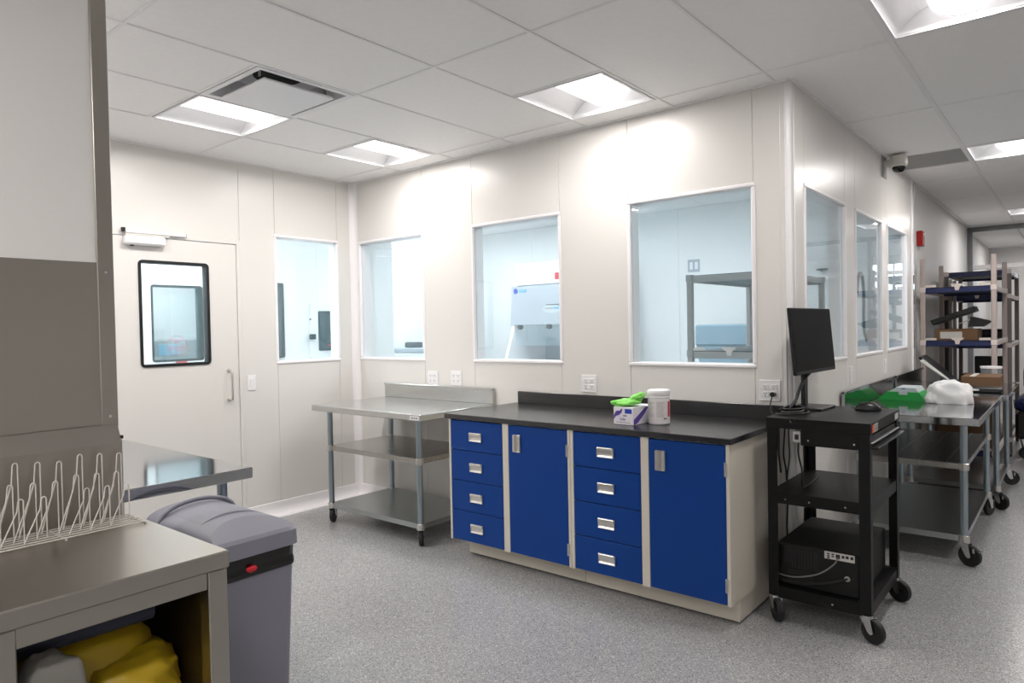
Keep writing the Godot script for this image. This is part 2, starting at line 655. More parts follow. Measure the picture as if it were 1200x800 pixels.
	for k in 24:
		var z := -2.99 + k * 0.0242
		box(g, "slat", Vector3(0.03, CEIL + 0.004, z), Vector3(0.5, CEIL + 0.012, z + 0.009), M.grille_grey, 0.001)


func ceiling_light(called, label, x: float, z: float, lens, color: Color, energy: float, group: String, y := CEIL):
	# recessed two-foot fitting: white tray, two sloped reflectors and a long rounded lens along z
	var c := Vector3(x, y, z)
	var t = thing(called, label, "ceiling light", c, group)
	if not shared.has("light_frame"):
		var h := 0.29
		shared.light_frame = joined([[Vector3(-h, -0.003, -h), Vector3(-h + 0.014, 0.012, h)], [Vector3(h - 0.014, -0.003, -h), Vector3(h, 0.012, h)], [Vector3(-h + 0.014, -0.003, -h), Vector3(h - 0.014, 0.012, -h + 0.014)], [Vector3(-h + 0.014, -0.003, h - 0.014), Vector3(h - 0.014, 0.012, h)]], 0.001)
		var st := begin()
		var n := 10
		for s in [-1.0, 1.0]:
			for k in n:
				var a := float(k) / n
				var b := float(k + 1) / n
				var pa := Vector3(s * lerpf(0.276, 0.12, a), 0.005 + 0.1 * sin(a * PI / 2), 0)
				var pb := Vector3(s * lerpf(0.276, 0.12, b), 0.005 + 0.1 * sin(b * PI / 2), 0)
				var nn := Vector3(-s * (pb.y - pa.y), -absf(pb.x - pa.x), 0).normalized()
				quad(st, pa + Vector3(0, 0, -0.276), pb + Vector3(0, 0, -0.276), pb + Vector3(0, 0, 0.276), pa + Vector3(0, 0, 0.276), nn)
		shared.light_reflector = st.commit()
		var prof := [Vector2(-0.276, 0.004), Vector2(0.276, 0.004)]
		for k in 11:
			var a := float(k) / 10
			prof.append(Vector2(lerpf(0.276, 0.12, a), 0.005 + 0.1 * sin(a * PI / 2)))
		for k in 11:
			var a := 1.0 - float(k) / 10
			prof.append(Vector2(-lerpf(0.276, 0.12, a), 0.005 + 0.1 * sin(a * PI / 2)))
		shared.light_end = prism(prof, 0.003)
		var arc := []
		for k in 17:
			var a := PI + PI * k / 16
			arc.append(Vector2(0.14 * cos(a), 0.109 + 0.084 * sin(a)))
		shared.light_lens = prism(arc, 0.52)
		var rim := []
		for k in 17:
			var a := PI + PI * k / 16
			rim.append(Vector3(0.142 * cos(a), 0.109 + 0.086 * sin(a), 0))
		shared.light_rim = tube(rim, 0.0025, 6)
		shared.light_tray = joined([[Vector3(-0.285, 0.11, -0.285), Vector3(0.285, 0.115, 0.285)], [Vector3(-0.285, 0.006, -0.285), Vector3(-0.281, 0.11, 0.285)], [Vector3(0.281, 0.006, -0.285), Vector3(0.285, 0.11, 0.285)], [Vector3(-0.285, 0.006, -0.285), Vector3(0.285, 0.11, -0.281)], [Vector3(-0.285, 0.006, 0.281), Vector3(0.285, 0.11, 0.285)]])
	part(t, "frame", shared.light_frame, M.fixture_white, c)
	part(t, "tray", shared.light_tray, M.fixture_white, c)
	part(t, "reflector", shared.light_reflector, M.fixture_white, c)
	for s in [-1, 1]:
		part(t, "end_plate", shared.light_end, M.fixture_white, c + Vector3(0, 0, s * 0.272))
		part(t, "lens_rim", shared.light_rim, M.fixture_white, c + Vector3(0, 0, s * 0.26))
	part(t, "lens", shared.light_lens, lens, c)
	var l := AreaLight3D.new()
	l.name = "lamp"
	l.area_size = Vector2(0.2, 0.5)
	l.area_normalize_energy = true
	l.light_energy = energy
	l.light_color = color
	l.shadow_enabled = true
	l.area_range = 20.0
	l.rotation_degrees = Vector3(-90, 0, 0)
	l.position = Vector3(0, 0.021, 0)
	t.add_child(l)
	return t


func build_lights():
	var said := {
		"4 0": "lit square ceiling light above the blue cabinets, near the middle window",
		"1 0": "lit square ceiling light near the inside wall corner, above the steel table",
		"1 1": "lit square ceiling light beside the square air diffuser",
		"7 0": "lit square ceiling light over the aisle beside the outer wall corner",
		"7 -3": "lit square ceiling light in line with the grey return grille in the corridor",
		"7 -6": "lit square ceiling light far down the corridor near the grey portal",
		"7 3": "unseen square ceiling light straight above the viewer's side of the aisle",
		"5 5": "unseen square ceiling light behind the viewer beside the white partition",
		"3 3": "unseen square ceiling light over the area behind the white partition",
		"1 2": "unseen square ceiling light between the door and the white partition",
		"9 -1": "unseen square ceiling light over the open side of the corridor opposite the clean room",
		"10 -3": "unseen square ceiling light along the plain far wall, abreast of the grey return grille",
		"10 5": "unseen square ceiling light along the plain far wall, behind the viewer",
	}
	for q in LIGHTS:
		var key := "%d %d" % [q[0], int(q[1])]
		var words: String = said[key]
		ceiling_light("ceiling_light", words, (XL[q[0]] + XL[q[0] + 1]) / 2.0, q[1] + 0.3025, M.lens_warm, WARM, LAMP * q[2], "square ceiling lights of the outer room")
	for q in [[-1.5, -1.7, "unseen square ceiling light in the clean room above the grey shelving rack"], [-3.1, -1.7, "unseen square ceiling light in the clean room in front of the flow hood"], [-4.75, -2.0, "unseen square ceiling light in the clean room above the tall white cabinet"], [-4.75, 0.6, "unseen square ceiling light in the clean room before the inner door"], [-4.75, 1.9, "unseen square ceiling light at the closed end of the clean room entry"]]:
		ceiling_light("unseen_clean_room_light", q[2], q[0], q[1], M.lens_cool, COOL, LAMP_CLEAN, "square ceiling lights of the clean room")  # unseen lamps, placed to brighten the rooms behind the glass
	ceiling_light("unseen_clean_room_light", "unseen square ceiling light in the small room behind the inner door", -6.6, 0.6, M.lens_cool, COOL, LAMP_CLEAN, "")  # out of view, placed to light the space behind the inner door
	ceiling_light("far_room_light", "lit square ceiling light in the dull room behind the grey portal", 0.83, -10.0, M.lens_warm, WARM, LAMP * 0.8, "", CEIL - 0.03)


# A panelled wall. u runs along axis ("x" or "z"); its face stands at w and looks towards side.
# holes: [u0, u1, y0, y1]
func panel_wall(parent, axis: String, w: float, side: float, u0: float, u1: float, holes: Array, skin, core, thick := 0.1, seams := []):
	var P := func(u: float, y: float, d: float) -> Vector3:   # d behind the face
		return Vector3(u, y, w - side * d) if axis == "x" else Vector3(w - side * d, y, u)
	var spans := []       # [u0, u1, y0, y1]
	var at := u0
	for h in holes:
		if h[0] > at:
			var cut := [at]
			for s in seams:
				if s > at + 0.02 and s < h[0] - 0.02: cut.append(s)
			cut.append(h[0])
			for i in cut.size() - 1: spans.append([cut[i], cut[i + 1], 0.0, CEIL])
		spans.append([h[0], h[1], h[3], CEIL])
		if h[2] > 0.0: spans.append([h[0], h[1], 0.0, h[2]])
		at = h[1]
	if at < u1:
		var cut := [at]
		for s in seams:
			if s > at + 0.02 and s < u1 - 0.02: cut.append(s)
		cut.append(u1)
		for i in cut.size() - 1: spans.append([cut[i], cut[i + 1], 0.0, CEIL])
	var pieces := []
	for s in spans:
		var high: float = 2.96 if s[3] == CEIL else s[3]
		pieces.append([P.call(s[0], s[2], 0.006), P.call(s[1], high, thick)])
		box(parent, "wall_panel", P.call(s[0] + 0.0012, s[2], 0.0), P.call(s[1] - 0.0012, s[3] + 0.012 if s[3] == CEIL else s[3], 0.006), skin, 0.0015)
	part(parent, "core", joined(pieces), core)


const WY0 := 1.234
const WY1 := 2.227
const WB := [[-3.688, -2.902], [-2.332, -1.548], [-0.989, -0.221]]
const WR := [[-3.19, -2.4175], [-2.178, -1.3816], [-1.084, -0.2346]]
const WD := [0.196, 0.772]


func build_walls():
	var h := []
	for q in WB: h.append([q[0] - 0.012, q[1] + 0.012, WY0 - 0.012, WY1 + 0.012])
	var w = structure("wall_back", "cream panelled clean room wall with three windows behind the blue cabinets", "wall")
	panel_wall(w, "x", 0.0, 1.0, -3.77, -0.035, h, M.wall_panel, M.clean_wall)
	h = []
	for q in WR: h.append([q[0] - 0.012, q[1] + 0.012, WY0 - 0.012, WY1 + 0.012])
	w = structure("wall_right", "cream panelled clean room wall with three windows along the corridor", "wall")
	panel_wall(w, "z", 0.0, 1.0, -3.45, -0.035, h, M.wall_panel, M.clean_wall)
	w = structure("wall_left", "cream panelled wall with the door and one window", "wall")
	panel_wall(w, "z", -3.77, 1.0, 0.0, 6.6, [[WD[0] - 0.012, WD[1] + 0.012, WY0 - 0.012, WY1 + 0.012], [1.085, 2.065, 0.0, 2.175]], M.wall_panel, M.clean_wall, 0.1, [3.3, 4.5])
	# rounded corner profiles
	var t = structure("trim_1", "white rounded post covering the outer corner of the clean room", "corner trim")
	var arc := [Vector2(-0.06, 0.002), Vector2(-0.06, -0.05), Vector2(0.002, -0.05)]
	for k in 9:
		var a := PI / 2 * k / 8
		arc.append(Vector2(-0.043 + 0.03 * cos(a), -0.043 + 0.03 * sin(a)))
	# outline is in (x, -z); stands upright
	var up := Transform3D(Basis(Vector3(1, 0, 0), Vector3(0, 0, 1), Vector3(0, -1, 0)), Vector3.ZERO)
	part(t, "post", prism(arc, CEIL, up), M.pvc_trim, Vector3(0.0, CEIL / 2, 0.0))
	t = structure("trim_2", "white coved strip in the inside corner beside the door wall window", "corner trim")
	var cove := [Vector2(0, 0)]
	for k in 9:
		var a := PI / 2 * k / 8
		cove.append(Vector2(0.05 - 0.05 * sin(a), 0.05 - 0.05 * cos(a)))
	part(t, "cove", prism(cove, CEIL - 0.005, up), M.pvc_trim, Vector3(-3.77, CEIL / 2, 0.0))
	t = structure("trim_3", "thin white end strip closing the clean room wall in the corridor", "wall trim")
	box(t, "strip", Vector3(-0.1, 0.0, -3.49), Vector3(0.012, CEIL, -3.45), M.pvc_trim, 0.008)
	# coved bases
	var foot := [Vector2(0, 0), Vector2(0.075, 0), Vector2(0.072, 0.006)]
	for k in 7:
		var a := PI / 2 * k / 6
		foot.append(Vector2(0.065 - 0.058 * sin(a), 0.072 - 0.064 * cos(a)))
	foot.append(Vector2(0.007, 0.11))
	foot.append(Vector2(0.0, 0.112))
	for q in [["baseboard_left", Vector3(-3.77, 0, 0.5425), 1.085, 0.0], ["baseboard_left_beyond", Vector3(-3.77, 0, 4.33), 4.53, 0.0]]:
		t = structure(q[0], "white coved base along the door wall", "baseboard")
		part(t, "cove", prism(foot, q[2]), M.pvc_trim, q[1], Vector3(0, 0, 0))
	t = structure("baseboard_back", "white coved base along the back wall behind the steel table", "baseboard")
	part(t, "cove", prism(foot, 3.7), M.pvc_trim, Vector3(-1.9, 0, 0.0), Vector3(0, -90, 0))
	t = structure("baseboard_right", "white coved base along the corridor side of the clean room", "baseboard")
	part(t, "cove", prism(foot, 3.45), M.pvc_trim, Vector3(0, 0, -1.76))
	# the rest of the room, out of view: it closes the room and bounces its light
	for q in [["wall_east", Vector3(4.6, 0, -8.1), Vector3(4.7, 2.96, 6.7), "plain white wall at the far side of the room"], ["wall_south", Vector3(-3.87, 0, 6.6), Vector3(4.6, 2.96, 6.7), "plain white wall behind the viewer"]]:
		t = structure(q[0], q[3], "wall")
		box(t, "plaster", q[1], q[2], M.wall_paint, 0.0)


func window_unit(called, label, axis: String, w: float, side: float, u0: float, u1: float):
	var t = structure(called, label, "window")
	var P := func(u: float, y: float, d: float) -> Vector3:
		return Vector3(u, y, w - side * d) if axis == "x" else Vector3(w - side * d, y, u)
	var o := 0.024
	box(t, "frame_head", P.call(u0 - o, WY1, 0.02), P.call(u1 + o, WY1 + o, -0.008), M.pvc_trim, 0.006)
	box(t, "frame_sill", P.call(u0 - o, WY0 - o, 0.02), P.call(u1 + o, WY0, -0.008), M.pvc_trim, 0.006)
	for s in [[u0 - o, u0], [u1, u1 + o]]:
		box(t, "frame_side", P.call(s[0], WY0, 0.02), P.call(s[1], WY1, -0.008), M.pvc_trim, 0.006)
	# inner side of the opening
	var d := 0.104
	part(t, "reveal", joined([[P.call(u0 - 0.011, WY0 - 0.011, 0.02), P.call(u1 + 0.011, WY0, d)], [P.call(u0 - 0.011, WY1, 0.02), P.call(u1 + 0.011, WY1 + 0.011, d)], [P.call(u0 - 0.011, WY0, 0.02), P.call(u0, WY1, d)], [P.call(u1, WY0, 0.02), P.call(u1 + 0.011, WY1, d)]]), M.pvc_trim)
	box(t, "pane", P.call(u0, WY0, 0.012), P.call(u1, WY1, 0.018), M.glass, 0.0)
	return t


func build_windows():
	window_unit("window_1", "clean room window in the back wall next to the inside corner", "x", 0.0, 1.0, WB[0][0], WB[0][1])
	window_unit("window_2", "middle window of the back wall with the flow hood behind it", "x", 0.0, 1.0, WB[1][0], WB[1][1])
	window_unit("window_3", "window of the back wall with a grey shelf rack behind it", "x", 0.0, 1.0, WB[2][0], WB[2][1])
	window_unit("window_4", "window in the door wall between the door and the corner", "z", -3.77, 1.0, WD[0], WD[1])
	window_unit("window_5", "corridor window just round the outer corner, behind the monitor", "z", 0.0, 1.0, WR[2][0], WR[2][1])
	window_unit("window_6", "middle corridor window with a black cable hanging behind it", "z", 0.0, 1.0, WR[1][0], WR[1][1])
	window_unit("window_7", "corridor window furthest from the outer corner", "z", 0.0, 1.0, WR[0][0], WR[0][1])


# a rectangular ring with rounded corners, thickness along z, centred
func ring_mesh(w: float, h: float, band: float, depth: float, radius: float) -> ArrayMesh:
	var outer := []
	var inner := []
	for c in [[1, 1, 0.0], [-1, 1, 90.0], [-1, -1, 180.0], [1, -1, 270.0]]:
		for k in 5:
			var a := deg_to_rad(c[2] + k * 22.5)
			outer.append(Vector2(c[0] * (w / 2 - radius) + radius * cos(a), c[1] * (h / 2 - radius) + radius * sin(a)))
			var r := maxf(radius - band, 0.002)
			inner.append(Vector2(c[0] * (w / 2 - band - r) + r * cos(a), c[1] * (h / 2 - band - r) + r * sin(a)))
	var st := begin()
	var n := outer.size()
	for i in n:
		var j := (i + 1) % n
		for s in [-1.0, 1.0]:
			var z: float = s * depth / 2
			quad(st, Vector3(outer[i].x, outer[i].y, z), Vector3(outer[j].x, outer[j].y, z), Vector3(inner[j].x, inner[j].y, z), Vector3(inner[i].x, inner[i].y, z), Vector3(0, 0, s))
		for q in [[outer, 1.0], [inner, -1.0]]:
			var a: Vector2 = q[0][i]
			var b: Vector2 = q[0][j]
			var nn: Vector2 = Vector2((b - a).y, -(b - a).x).normalized() * q[1]
			quad(st, Vector3(a.x, a.y, -depth / 2), Vector3(b.x, b.y, -depth / 2), Vector3(b.x, b.y, depth / 2), Vector3(a.x, a.y, depth / 2), Vector3(nn.x, nn.y, 0))
	return st.commit()


func build_door():
	var t = structure("door_1", "cream flush door with a black edged window and a lever arm closer", "door")
	var x := -3.77
	# frame around the leaf
	for q in [[1.085, 1.115], [2.035, 2.065]]:
		box(t, "door_frame", Vector3(x - 0.1, 0.0, q[0]), Vector3(x + 0.006, 2.175, q[1]), M.wall_panel, 0.002)
	box(t, "door_frame", Vector3(x - 0.1, 2.143, 1.115), Vector3(x + 0.006, 2.175, 2.035), M.wall_panel, 0.002)
	# leaf with an opening
	var z0 := 1.119
	var z1 := 2.031
	var wz0 := 1.352
	var wz1 := 1.812
	var wy0 := 1.258
	var wy1 := 1.965
	part(t, "leaf", joined([[Vector3(x - 0.05, 0.008, z0), Vector3(x + 0.001, 2.138, wz0)], [Vector3(x - 0.05, 0.008, wz1), Vector3(x + 0.001, 2.138, z1)], [Vector3(x - 0.05, 0.008, wz0), Vector3(x + 0.001, wy0, wz1)], [Vector3(x - 0.05, wy1, wz0), Vector3(x + 0.001, 2.138, wz1)]]), M.wall_panel)
	part(t, "window_gasket", ring_mesh(wz1 - wz0 + 0.036, wy1 - wy0 + 0.036, 0.02, 0.064, 0.03), M.gasket_black, Vector3(x - 0.0245, (wy0 + wy1) / 2, (wz0 + wz1) / 2), Vector3(0, 90, 0))
	box(t, "pane", Vector3(x - 0.027, wy0, wz0), Vector3(x - 0.021, wy1, wz1), M.glass, 0.0)
	# pull handle
	var p := []
	for q in [[0.0, 1.185], [0.038, 1.183], [0.05, 1.17], [0.052, 1.075], [0.05, 0.98], [0.038, 0.967], [0.0, 0.965]]:
		p.append(Vector3(q[0], q[1] - 1.075, 0))
	part(t, "pull_handle", tube(smooth_path(p, 4), 0.009, 10), M.satin_nickel, Vector3(x, 1.075, 1.2))
	for y in [1.185, 0.965]:
		part(t, "handle_rose", cyl(0.015, 0.006, 16, 0), M.satin_nickel, Vector3(x + 0.004, y, 1.2))
	# closer: body on the leaf, arm and slide rail on the frame
	var c = box(t, "closer_body", Vector3(x + 0.001, 2.078, 1.655), Vector3(x + 0.058, 2.14, 1.925), M.white_plastic, 0.012)
	box(c, "valve_cap", Vector3(x + 0.02, 2.07, 1.86), Vector3(x + 0.03, 2.08, 1.885), M.black_plastic, 0.002)
	var r = box(t, "closer_rail", Vector3(x + 0.006, 2.158, 1.505), Vector3(x + 0.03, 2.18, 1.93), M.white_plastic, 0.004)
	box(r, "closer_arm", Vector3(x + 0.012, 2.143, 1.62), Vector3(x + 0.03, 2.157, 1.915), M.satin_nickel, 0.002)
	part(r, "arm_pivot", cyl(0.014, 0.03, 14), M.black_plastic, Vector3(x + 0.026, 2.175, 1.925))
	part(r, "rail_cap", cyl(0.008, 0.02, 12), M.grille_grey, Vector3(x + 0.022, 2.17, 1.507))


func build_clean_room():
	var cw = M.clean_wall
	var w = structure("wall_clean_room_back", "white back wall inside the clean room", "wall")
	panel_wall(w, "x", -3.4, 1.0, -5.6, -0.1, [], cw, cw, 0.1, [-4.4, -3.35, -2.3, -1.2])
	w = structure("wall_clean_room_west", "white wall inside the clean room with an inner door window and a pass box", "wall")
	panel_wall(w, "z", -5.6, 1.0, -3.4, 2.6, [[-1.46, -0.87, 1.25, 1.7], [-0.43, 0.03, 1.19, 2.01], [0.5, 0.965, 1.22, 1.93]], cw, cw, 0.1, [-2.3])
	w = structure("wall_clean_room_south", "white end wall of the clean room entry", "wall")
	panel_wall(w, "x", 2.6, -1.0, -5.6, -3.87, [], cw, cw, 0.1)
	w = structure("wall_clean_room_stub", "short white wall end behind the corner window", "wall")
	box(w, "wall_panel", Vector3(-3.87, 0, -0.44), Vector3(-3.77, 2.96, -0.1), cw, 0.003)
	w = structure("wall_small_room", "white walls of the small room behind the inner door", "wall")
	box(w, "wall_panel", Vector3(-7.6, 0, -1.6), Vector3(-7.5, 2.96, 2.7), cw, 0.0)
	box(w, "wall_panel", Vector3(-7.5, 0, -1.6), Vector3(-5.7, 2.96, -1.5), cw, 0.0)
	box(w, "wall_panel", Vector3(-7.5, 0, 2.6), Vector3(-5.7, 2.96, 2.7), cw, 0.0)
	# ceiling of the clean room
	var c = structure("ceiling_clean_room", "white tile ceiling of the clean room behind the windows", "ceiling")
	for i in 6:
		for j in 4:
			var x0 := -5.6 + i * 0.917
			var z0 := -3.4 + j * 0.85
			clean_tile(c, x0, x0 + 0.917, z0, minf(z0 + 0.85, -0.1))
	for i in 2:
		for j in 3:
			clean_tile(c, -5.6 + i * 0.865, -5.6 + (i + 1) * 0.865, -0.1 + j * 0.9, -0.1 + (j + 1) * 0.9)
	box(c, "ceiling_tile", Vector3(-7.5, CEIL + 0.12, -1.5), Vector3(-5.7, CEIL + 0.14, 2.6), M.ceiling_tile, 0.0)
	# inner door behind the door window
	var d = structure("door_2", "inner white door with a dark edged window seen through the first door", "door")
	box(d, "leaf", Vector3(-5.6, 0.01, 0.28), Vector3(-5.59, 1.21, 1.18), M.clean_wall, 0.002)
	box(d, "leaf", Vector3(-5.6, 1.94, 0.28), Vector3(-5.59, 2.13, 1.18), M.clean_wall, 0.002)
	box(d, "leaf", Vector3(-5.6, 1.21, 0.28), Vector3(-5.59, 1.94, 0.492), M.clean_wall, 0.002)
	box(d, "leaf", Vector3(-5.6, 1.21, 0.973), Vector3(-5.59, 1.94, 1.18), M.clean_wall, 0.002)
	part(d, "window_gasket", ring_mesh(0.5, 0.74, 0.018, 0.12, 0.025), M.gasket_black, Vector3(-5.645, 1.575, 0.7325), Vector3(0, 90, 0))
	box(d, "pane", Vector3(-5.66, 1.22, 0.5), Vector3(-5.655, 1.93, 0.965), M.glass, 0.0)
	box(d, "red_notice", Vector3(-5.59, 1.187, 0.655), Vector3(-5.588, 1.202, 0.765), M.print_red, 0.0)
	# octagonal notice stuck on the inner pane
	var n = thing("octagon_notice", "octagonal red outlined notice stuck on the inner door window", "sign", Vector3(-5.653, 1.36, 0.72))
	n.rotation_degrees.y = 90
	org[n] = Vector3.ZERO
	var pts := []
	for k in 8:
		var a := PI / 8 + TAU * k / 8
		pts.append(Vector3(0.1 * cos(a), 0.1 * sin(a), 0.001))
	part(n, "outline", tube(pts, 0.0018, 6, true), M.print_rose)
	var q := []
	for v in pts: q.append(Vector2(v.x, v.y) * 0.97)
	part(n, "film", prism(q, 0.001), M.glass)
	var rows := [[0.052, 0.13], [0.03, 0.06], [-0.012, 0.16], [-0.034, 0.16], [-0.055, 0.045]]
	for r in rows:
		var words := maxi(1, int(r[1] / 0.045))
		for k in words:
			part(n, "printed_word", box_mesh(Vector3(r[1] / words - 0.008, 0.006, 0.001), 0.0), M.print_rose, Vector3((k - (words - 1) / 2.0) * r[1] / words, r[0], 0.002))
	var g = thing("grey_machine", "grey machine standing in the small room behind the inner door", "machine", Vector3(-6.7, 0.0, 0.35))
	box(g, "body", Vector3(-7.2, 0.0, 0.12), Vector3(-6.45, 1.42, 0.66), M.post_grey, 0.02)
	box(g, "panel", Vector3(-6.45, 1.24, 0.34), Vector3(-6.44, 1.36, 0.56), M.print_cyan, 0.004)
	# second window and pass box in the west wall
	var s = structure("window_8", "narrow dark edged window in the clean room west wall", "window")
	part(s, "gasket", ring_mesh(0.46, 0.82, 0.02, 0.12, 0.02), M.gasket_black, Vector3(-5.645, 1.6, -0.2), Vector3(0, 90, 0))
	box(s, "pane", Vector3(-5.63, 1.19, -0.43), Vector3(-5.624, 2.01, 0.03), M.glass, 0.0)
	var b = structure("window_12", "white wall pass box with a dark window and black latch behind the door wall window", "pass box")  # the pass box, not a window
	part(b, "housing", ring_mesh(0.8, 0.64, 0.1, 0.02, 0.02), M.clean_wall, Vector3(-5.59, 1.475, -1.165), Vector3(0, 90, 0))
	part(b, "gasket", ring_mesh(0.6, 0.46, 0.02, 0.03, 0.015), M.gasket_black, Vector3(-5.59, 1.475, -1.165), Vector3(0, 90, 0))
	box(b, "pane", Vector3(-5.6, 1.25, -1.46), Vector3(-5.595, 1.7, -0.87), M.glass_dark, 0.0)
	part(b, "chamber", joined([[Vector3(-6.2, 1.24, -1.47), Vector3(-5.6, 1.25, -0.86)], [Vector3(-6.2, 1.7, -1.47), Vector3(-5.6, 1.71, -0.86)], [Vector3(-6.21, 1.24, -1.47), Vector3(-6.2, 1.71, -0.86)], [Vector3(-6.2, 1.24, -1.48), Vector3(-5.6, 1.71, -1.47)], [Vector3(-6.2, 1.24, -0.86), Vector3(-5.6, 1.71, -0.85)]]), M.steel_shelf)
	box(b, "latch", Vector3(-5.585, 1.38, -0.8), Vector3(-5.53, 1.44, -0.74), M.black_plastic, 0.006)
	box(b, "indicator", Vector3(-5.585, 1.6, -0.77), Vector3(-5.575, 1.62, -0.75), M.print_dark, 0.002)
	box(b, "red_notice", Vector3(-5.594, 1.3, -1.08), Vector3(-5.592, 1.315, -1.0), M.print_red, 0.0)
	# tall white cabinet seen through the corner window
	var tc = thing("white_storage_cabinet", "tall plain white storage cabinet seen through the corner window", "cabinet", Vector3(-5.3, 0, -2.1))
	box(tc, "body", Vector3(-5.58, 0.0, -2.75), Vector3(-5.1, 2.1, -1.55), M.hood_white, 0.008)
	for k in 2:
		box(tc, "door", Vector3(-5.1, 0.08, -2.74 + k * 0.6), Vector3(-5.085, 2.09, -2.16 + k * 0.6), M.hood_white, 0.004)
	var lf = thing("white_chest_freezer", "white chest freezer with a pale lid seen low through the corner window", "freezer", Vector3(-4.65, 0, -1.45))
	box(lf, "body", Vector3(-5.0, 0.03, -1.8), Vector3(-4.1, 1.22, -1.2), M.hood_white, 0.02)
	box(lf, "lid", Vector3(-5.01, 1.22, -1.81), Vector3(-4.09, 1.27, -1.19), M.hood_grey, 0.012)
	for e in [[-4.95, -1.75], [-4.15, -1.75], [-4.95, -1.25], [-4.15, -1.25]]:
		part(lf, "foot", cyl(0.02, 0.03, 12), M.black_rubber, Vector3(e[0], 0.015, e[1]))
	var bd = thing("black_meter", "small black meter lying on the white chest freezer", "meter", Vector3(-4.5, 1.27, -1.35))
	box(bd, "body", Vector3(-4.58, 1.2705, -1.4), Vector3(-4.4, 1.33, -1.28), M.black_plastic, 0.012)
	box(bd, "display", Vector3(-4.55, 1.33, -1.38), Vector3(-4.45, 1.333, -1.3), M.print_grey, 0.0)
	build_hood()
	build_clean_rack()


func clean_tile(c, x0, x1, z0, z1):
	for q in [[-1.5, -1.7], [-3.1, -1.7], [-4.75, -2.0], [-4.75, 0.6], [-4.75, 1.9]]:
		if q[0] + 0.29 > x0 and q[0] - 0.29 < x1 and q[1] + 0.29 > z0 and q[1] - 0.29 < z1:
			# leave the fitting's opening free
			var a := clampf(q[0] - 0.29, x0, x1)
			var b := clampf(q[0] + 0.29, x0, x1)
			var e := clampf(q[1] - 0.29, z0, z1)
			var f := clampf(q[1] + 0.29, z0, z1)
			var list := []
			var y0 := CEIL + 0.002
			var y1 := CEIL + 0.018
			if a > x0: list.append([Vector3(x0 + 0.002, y0, z0 + 0.002), Vector3(a, y1, z1 - 0.002)])
			if b < x1: list.append([Vector3(b, y0, z0 + 0.002), Vector3(x1 - 0.002, y1, z1 - 0.002)])
			if e > z0: list.append([Vector3(a, y0, z0 + 0.002), Vector3(b, y1, e)])
			if f < z1: list.append([Vector3(a, y0, f), Vector3(b, y1, z1 - 0.002)])
			if list.size(): part(c, "ceiling_tile", joined(list), M.ceiling_tile)
			return
	box(c, "ceiling_tile", Vector3(x0 + 0.004, CEIL + 0.002, z0 + 0.004), Vector3(x1 - 0.004, CEIL + 0.018, z1 - 0.004), M.ceiling_tile, 0.003)


